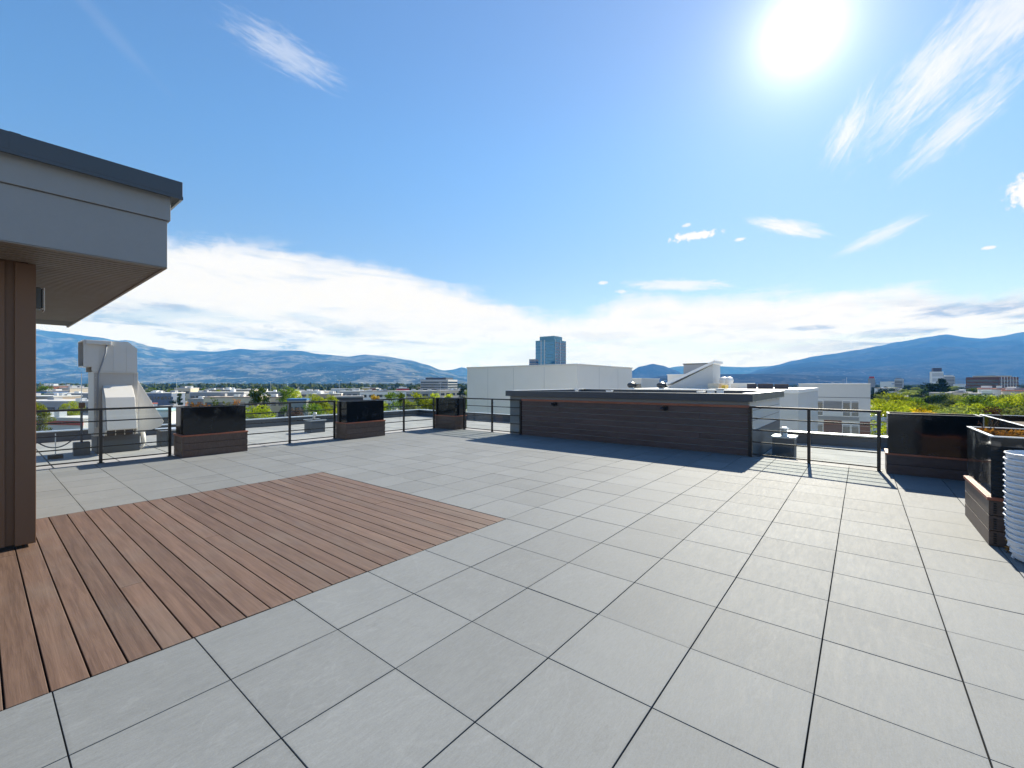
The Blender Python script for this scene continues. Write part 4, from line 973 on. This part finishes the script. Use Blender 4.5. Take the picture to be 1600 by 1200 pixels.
for fl_ in range(4):
    o = fl_*FLH
    for a, b in ((1264, 1273.5), (1275.5, 1285.5), (1317, 1328), (1330.5, 1341.5)):
        w_ = panel(a-.8, b+.8, 625.2+o, 650+o, M['whitepaint'], 'window', .05)
        panel(a, b, 626.2+o, 642+o, M['winglass'], 'pane', .06, w_); panel(a, b, 643+o, 649+o, M['winglass'], 'pane', .06, w_)
        panel(a, b, 626.2+o, 629+o, M['greywall'], 'blind', .07, w_)
    panel(1287, 1315.5, 626.5+o, 641+o, M['greywall'] if fl_ == 0 else M['brownwall'], 'louvre_panel', .04)
    for k in range(7): panel(1287.3, 1315.2, 628+o+k*1.9, 628.7+o+k*1.9, M['curb'], 'slat', .055)
    panel(1264, 1342, 650.5+o, 656+o, M['fascia'], 'spandrel', .045)
    for a, b in ((1248.8, 1262.5), (1287.2, 1315.3), (1343.5, 1359.6)):
        for k in range(5): panel(a, b, 656.5+o+k*(FLH/5 if fl_ else 7.3)*(1 if a != 1287.2 else .8), 656.5+o+(k+.93)*7.3*(1 if a != 1287.2 else .8), M['brownwall'], 'siding_board', .035)

def P2(px, d): p = at(px, d); return (p.x, p.y)
def shed(px, d, w, dep, ytop, rot, wm, rm, base, where_px=None, nwin=0, band=None, units=2, gr='flat roofed buildings in the town', name='low_building'):
    """flat roofed town building: walls, roof with raised rim, windows, rooftop units"""
    c = at(px, d); h_ = zat(ytop, d-dep/2); cs, sn = math.cos(rot), math.sin(rot)
    e = empty(name, (c.x, c.y, GZ), 'x', 'building', gr); e.rotation_euler = (0, 0, rot)
    def L(a, b_, nm, m, par=e):
        o = MB().box(a, b_).build(nm, m); o.parent = par; return o
    H = h_-GZ
    L((-w/2, -dep/2, 0), (w/2, dep/2, H-.5), 'wall', wm)
    L((-w/2-.15, -dep/2-.15, H-.5), (w/2+.15, dep/2+.15, H), 'roof', rm)
    for i in range(nwin):
        x = -w/2+(i+.5)*w/nwin
        L((x-w/nwin*.36, -dep/2-.12, 1.0 if i % 3 else .2), (x+w/nwin*.36, -dep/2-.02, min(H-1.4, 3.1)), 'window', M['winglass'])
        if H > 9: L((x-w/nwin*.34, -dep/2-.12, H-4.2), (x+w/nwin*.34, -dep/2-.02, H-2.4), 'window', M['winglass'])
    if band: L((-w/2-.3, -dep/2-.3, H-2.0), (w/2+.3, -dep/2-.16, H-.9), 'coloured_band', M[band])
    for i in range(units):
        x = rnd.uniform(-.4, .4)*w; yv = rnd.uniform(-.3, .3)*dep; s_ = rnd.uniform(.8, 1.6)
        L((x-s_, yv-s_, H), (x+s_, yv+s_, H+rnd.uniform(.8, 1.5)), 'rooftop_unit', M[rnd.choice(['galv', 'whitepaint', 'greywall'])])
    pend(e, base+' '+region(px), 'building', px)
    return e
G0 = HEAD+R(4)     # buildings face roughly towards the terrace
B_ = [ # px, d, w, dep, ytop, rot, wall, roof, words, nwin, band
    (80, 122, 32, 7, 651.5, G0-R(14), 'whitepaint', 'whiteroof', 'long white shop with a red band along its roof', 9, 'red'),
    (92, 300, 14, 14, 602.5, G0-R(20), 'brick', 'greyroof', 'tall orange brick building', 4, None), (119, 300, 13, 14, 605.5, G0-R(20), 'cream', 'whiteroof', 'tall cream stucco building', 3, None),
    (78, 262, 14, 10, 610.5, G0-R(20), 'bluewall', 'greyroof', 'bright blue walled shop', 3, None), (74, 205, 22, 12, 618.5, G0-R(10), 'tanroof', 'whiteroof', 'low tan building with bright white roof edge', 5, None),
    (108, 165, 34, 12, 626, G0-R(10), 'greywall', 'whiteroof', 'long low grey building with bright white roof', 7, None), (150, 240, 40, 14, 614, G0, 'greywall', 'whiteroof', 'wide grey building with pale roof', 6, None),
    (256, 275, 17, 14, 613.5, G0+R(4), 'slate', 'whiteroof', 'long grey blue commercial building', 8, None), (292, 330, 11, 11, 606.2, G0+R(4), 'cream', 'whiteroof', 'square white cream block rising over its neighbours', 2, None),
    (348, 285, 32, 14, 612.5, G0+R(4), 'greywall', 'whiteroof', 'long grey warehouse with pale roof', 10, None), (370, 350, 30, 16, 608.5, G0+R(8), 'tanroof', 'whiteroof', 'tan walled building with pale roof', 6, None), (255, 128, 9, 9, 640, G0+R(6), 'whitepaint', 'teal', 'small white building with pale teal roof', 3, None),
    (370, 200, 22, 12, 620, G0+R(6), 'cream', 'tanroof', 'low cream building with tan roof', 5, None), (330, 215, 16, 9, 623, G0+R(6), 'greywall', 'greyroof', 'small low grey workshop', 4, None),
    (432, 210, 18, 12, 620, G0+R(10), 'cream', 'tanroof', 'low adobe coloured building with dark windows', 5, None), (467, 128, 5, 5, 623, G0+R(10), 'greywall', 'bluewall', 'shop with a bright blue canopy', 3, None),
    (430, 300, 30, 14, 612, G0+R(10), 'greywall', 'whiteroof', 'wide pale roofed store', 6, None), (478, 320, 22, 14, 611, G0+R(12), 'whitepaint', 'whiteroof', 'white store with flat roof', 5, None), (512, 260, 16, 10, 615, G0+R(12), 'tanroof', 'whiteroof', 'low tan store', 4, None),
    (545, 150, 9.5, 7, 619, G0+R(14), 'darkwall', 'greyroof', 'dark flat roofed shed', 2, None), (572, 420, 7, 10, 605.5, G0+R(14), 'whitepaint', 'whiteroof', 'yellow fronted store', 2, 'yellow'), (582, 430, 6, 10, 606, G0+R(14), 'brownwall', 'greyroof', 'maroon walled store', 2, None),
    (629, 380, 10, 12, 606.5, G0+R(16), 'red', 'greyroof', 'bright red building', 2, None), (560, 330, 26, 16, 611, G0+R(14), 'greywall', 'whiteroof', 'grey store with white roof edge', 6, None), (598, 300, 30, 16, 611, G0+R(16), 'whitepaint', 'greyroof', 'wide white walled warehouse', 6, None),
    (650, 330, 30, 14, 610.5, G0+R(16), 'greywall', 'whiteroof', 'pale roofed warehouse', 5, None), (705, 360, 22, 14, 609.5, G0+R(18), 'cream', 'whiteroof', 'low cream shop row', 5, None), (540, 500, 30, 16, 607, G0+R(14), 'whitepaint', 'whiteroof', 'distant white warehouse', 4, None),
    (1370, 105, 12, 10, 657, G0+R(30), 'whitepaint', 'greyroof', 'small white building with grey roof', 3, None), (1388, 420, 26, 14, 606, G0+R(30), 'whitepaint', 'greyroof', 'low white row house', 5, None),
    (1388, 700, 32, 14, 596.3, G0+R(34), 'whitepaint', 'whiteroof', 'long bright white lakeside building', 5, None), (1500, 640, 24, 12, 600, G0+R(36), 'whitepaint', 'whiteroof', 'small far white hall', 3, None),
    (1500, 250, 14, 9, 612.5, G0+R(36), 'cream', 'greyroof', 'low cream house among the park trees', 3, None), (1470, 230, 9, 8, 613.5, G0+R(36), 'greywall', 'greyroof', 'small grey roofed house among the park trees', 2, None), (1585, 215, 26, 9, 609.5, G0+R(40), 'cream', 'redroof', 'cream house with long red roof', 6, None), (1548, 225, 16, 9, 606.8, G0+R(40), 'whitepaint', 'redroof', 'white house with red roof', 5, None),
    (1533, 205, 14, 8, 614.5, G0+R(40), 'whitepaint', 'greyroof', 'pale low house in front of the red roofs', 4, None)]
for px, d, w, dep, yt, rot, wm, rm, words, nw, band in B_: shed(px, d, w, dep, yt, rot, M[wm], M[rm], words, nwin=nw, band=band, units=0 if d > 380 or w < 10 else 4)
rr = random.Random(11)
for i in range(74):
    d = 380*(1300/380)**rr.random(); px = rr.uniform(30, 738)
    if 645 < px < 716 and d < 520: continue
    w = rr.uniform(18, 55); wm, wn = rr.choice([('whitepaint', 'white'), ('greywall', 'grey'), ('cream', 'cream'), ('tanroof', 'tan'), ('greywall', 'grey'), ('brick', 'brick red')]); rm, rn = rr.choice([('whiteroof', 'pale'), ('whiteroof', 'pale'), ('greyroof', 'dark grey'), ('tanroof', 'tan')])
    h_ = rr.uniform(5, 8.5); yt = 599+F_PX*(EYE-(GZ+h_))/d
    shed(px, d, w, rr.uniform(12, 24), yt, G0+R(rr.uniform(-16, 22)), M[wm], M[rm], f"{'long' if w > 38 else 'short'} distant {wn} building with {rn} roof", nwin=int(w/7) if d < 650 else 0, units=2 if d < 700 else 0)

for i in range(30):
    px = rr.choice([rr.uniform(56, 134), rr.uniform(225, 285), rr.uniform(388, 525), rr.uniform(388, 525), rr.uniform(600, 730)]); d = rr.uniform(228, 370); w = rr.uniform(6, 15)
    wm, wn = rr.choice([('whitepaint', 'white'), ('greywall', 'grey'), ('cream', 'cream'), ('tanroof', 'tan'), ('brownwall', 'brown'), ('slate', 'slate blue')]); rm, rn = rr.choice([('whiteroof', 'pale'), ('greyroof', 'grey'), ('tanroof', 'tan'), ('redroof', 'red')])
    shed(px, d, w, rr.uniform(5, 9), 599+F_PX*(EYE-(GZ+rr.uniform(3.2, 6)))/d, G0+R(rr.uniform(-16, 22)), M[wm], M[rm], f"small {wn} building with {rn} roof", nwin=int(w/3), units=1)
for i in range(26):
    px = rr.choice([rr.uniform(225, 285), rr.uniform(290, 520), rr.uniform(540, 735), rr.uniform(56, 134)]); d = rr.uniform(240, 420); mk = rr.choice(['leaf_green', 'leaf_lime', 'leaf_sage', 'leaf_dark', 'leaf_green']); k = rr.choice(['round', 'broad', 'tall'])
    e = tree(px, 599+F_PX*(EYE-(GZ+rr.uniform(6, 11)))/d, d, k, mk, 'x', 'trees in the town', wide=.8)
    pend(e, f"small {CN[mk]} {'narrow' if k == 'tall' else 'round' if k == 'round' else 'spreading'} street tree", 'tree', px)

# far towers and offices
def tower(px_l, px_e, px_r, ytop, d, m_left, m_right, label, floors, base_m, cap=None, strips=(), name='office_tower', z_from=-6):
    """square tower showing two faces, corner nearest the camera at px_e"""
    wl, wr = (px_e-px_l)/F_PX*d, (px_r-px_e)/F_PX*d; phi = math.atan2(wr, wl); a = math.hypot(wl, wr)
    c = at(px_e, d); ztop = zat(ytop, d)
    e = empty(name, (c.x, c.y, GZ), label, 'building'); e.rotation_euler = (0, 0, HEAD-phi)    # local -x runs along the left face
    H = ztop-GZ
    def L(a_, b_, nm, m): o = MB().box(a_, b_).build(nm, m); o.parent = e; return o
    L((-a, 0, 0), (0, a, H), 'core', base_m)
    n = floors; fh = (H-2)/n
    for k in range(n):
        z0 = k*fh+fh*.30
        if z0+fh < -GZ+z_from-0: continue
        L((-a+.4, -.10, z0), (-.3, -.02, z0+fh*.66), 'window', m_left); L((.02, .3, z0), (.10, a-.4, z0+fh*.66), 'window', m_right)
    for s_, t, w in strips:
        if s_ == 'l': L((-a*t-w/2, -.35, 0), (-a*t+w/2, -.11, H+.3), 'white_strip', M['whitepaint'])
        else: L((.11, a*t-w/2, 0), (.35, a*t+w/2, H+.3), 'white_strip', M['whitepaint'])
    if cap: L((-a*.86, a*.12, H), (-a*.12, a*.86, H+cap[0]), 'roof_crown', cap[1])
    return e, a, H
tower(838, 867, 888, 530.5, 430, M['blueglass'], M['blueglass_shade'], 'tall blue glass office tower with white vertical strips behind the beige block', 18, M['tealdark'], (4.2, M['tealdark']), (('l', .70, .8), ('l', .52, .8), ('r', .45, 1.0), ('r', .03, .4)))
tower(827, 837, 842, 561, 415, M['blueglass_shade'], M['blueglass_shade'], 'lower dark glass office block at the left foot of the blue tower', 14, M['greywall'])
tower(655, 700, 709, 593, 460, M['winglass'], M['winglass'], 'five storey office building with dark window bands above the corner planter', 7, M['siding'], (2.2, M['capmetal']))
tower(1463, 1474, 1481, 580.5, 700, M['siding'], M['siding'], 'white cylindrical looking high rise with dark crown on the right skyline', 4, M['whitepaint'], (6.0, M['darkwall']), name='high_rise')
tower(1482, 1492, 1499, 587.5, 690, M['winglass'], M['greywall'], 'grey banded high rise just right of the white one', 12, M['siding'], (1.6, M['whitepaint']), name='high_rise')
tower(1361, 1367, 1372.5, 591, 640, M['greywall'], M['darkwall'], 'slim grey tower on the skyline right of the apartment building', 9, M['greywall'], (2.5, M['red']), name='high_rise')
tower(1404, 1410, 1417.5, 592.5, 640, M['winglass'], M['greywall'], 'small pale tower on the skyline beyond the park', 9, M['siding'], (1.5, M['greywall']), name='high_rise')
tower(1552, 1561, 1602, 589, 360, M['winglass'], M['winglass'], 'wide brown brick apartment block on the right skyline', 7, M['brownwall'], (1.2, M['cream']), (('r', .1, .5), ('r', .25, .5), ('r', .4, .5), ('r', .55, .5), ('r', .7, .5), ('r', .85, .5)), name='apartment_block')

# streets, parking, lamp posts, cars
for i, (pts_, nm, m) in enumerate([([(210, 225), (400, 235), (410, 262), (205, 255)], 'parking_lot', 'asphalt'), ([(-40, 92), (175, 96), (150, 118), (-40, 116)], 'parking_lot', 'asphalt'), ([(395, 150), (560, 150), (570, 195), (392, 200)], 'parking_lot', 'asphalt'),
        ([(560, 140), (640, 145), (650, 205), (565, 205)], 'parking_lot', 'asphalt'), ([(-100, 268), (730, 268), (730, 278), (-100, 278)], 'road', 'concrete'), ([(-60, 140), (740, 142), (740, 152), (-60, 148)], 'pavement', 'sidewalk')]):
    g = MB(); g.face([(*P2(px, d), GZ+.02+i*.01) for px, d in pts_]); struct(g.build(nm, M[m], fix=False))
def car_mesh():
    body = MB().prism([(-2.2, .35), (2.2, .35), (2.25, .75), (1.5, .9), (-1.9, .95), (-2.25, .8)], 'y', -.88, .88)
    cab = MB().hexa([(-1.7, -.8, .9), (.9, -.8, .9), (.9, .8, .9), (-1.7, .8, .9), (-1.25, -.66, 1.45), (.25, -.66, 1.45), (.25, .66, 1.45), (-1.25, .66, 1.45)])
    return body, cab
cars = []
for (a, b, d, n) in ((45, 150, 104, 5), (225, 295, 236, 6), (300, 390, 245, 5), (398, 450, 165, 4), (470, 540, 175, 4), (570, 600, 165, 2), (604, 640, 180, 3), (395, 522, 212, 11), (605, 676, 268, 7), (222, 282, 226, 6), (58, 130, 152, 4), (290, 388, 236, 6)):
    for i in range(n):
        px = a+(b-a)*(i+rr.uniform(.2, .8))/n; ci = rr.choice([0, 0, 1, 2, 3, 3, 4]); p = at(px, d+rr.uniform(-4, 4)); cn = ['white', 'black', 'blue', 'silver', 'red'][ci]
        e = empty('parked_car', (p.x, p.y, GZ+.05), 'x', 'car', 'cars parked in the town'); e.rotation_euler = (0, 0, G0+rr.choice([0, R(90), R(75)]))
        body, cab = car_mesh(); o = body.build('body', M[f'carpaint{ci}']); o.parent = e; o = cab.build('cabin', M['winglass']); o.parent = e
        MBr = MB().box((-1.2, -.6, 1.451), (.2, .6, 1.47)).build('car_roof', M[f'carpaint{ci}']); MBr.parent = e
        for x in (-1.35, 1.4):
            for y_ in (-.8, .8):
                o = MB().tube([(x, y_-.1, .33), (x, y_+.1, .33)], .33, 10).build('wheel', M['tyre']); o.parent = e
        pend(e, f"{cn} car parked {region(px)}", 'car', px)
for px, d, yt in ((276, 190, 592), (170, 160, 600), (530, 175, 594), (688, 240, 598), (300, 300, 598), (423, 180, 596), (1323, 260, 590)):
    p = at(px, d); h_ = zat(yt, d)-GZ; e = empty('street_lamp', (p.x, p.y, GZ), 'x', 'street lamp', 'street lamps in the town')
    o = MB().tube([(0, 0, 0), (0, 0, h_)], [.10, .06], 6).build('pole', M['galv']); o.parent = e
    o = MB().box((-.1, -.9, h_-.12), (.1, .9, h_+.02)).build('lamp_head', M['galv']); o.parent = e
    pend(e, 'tall thin grey street lamp '+region(px), 'lamp', px)
# labels: neighbours that would read alike are told apart by their place among each other
from collections import defaultdict
grp = defaultdict(list)
for e, base, where, px in PEND: grp[base].append((px, e, where))
ORD = [f'{w_} from left' for w_ in ()]+['leftmost', 'second from left', 'third from left', 'fourth from left', 'fifth from left', 'sixth from left', 'seventh from left', 'eighth from left']
for base, L_ in grp.items():
    L_.sort(key=lambda t: t[0])
    for i, (px, e, where) in enumerate(L_):
        if len(L_) == 1: e['label'] = base
        elif len(L_) == 2: e['label'] = base+', '+('left one of two' if i == 0 else 'right one of two')
        else: e['label'] = base+', '+(ORD[i] if i < len(L_)-1 and i < 8 else 'rightmost')
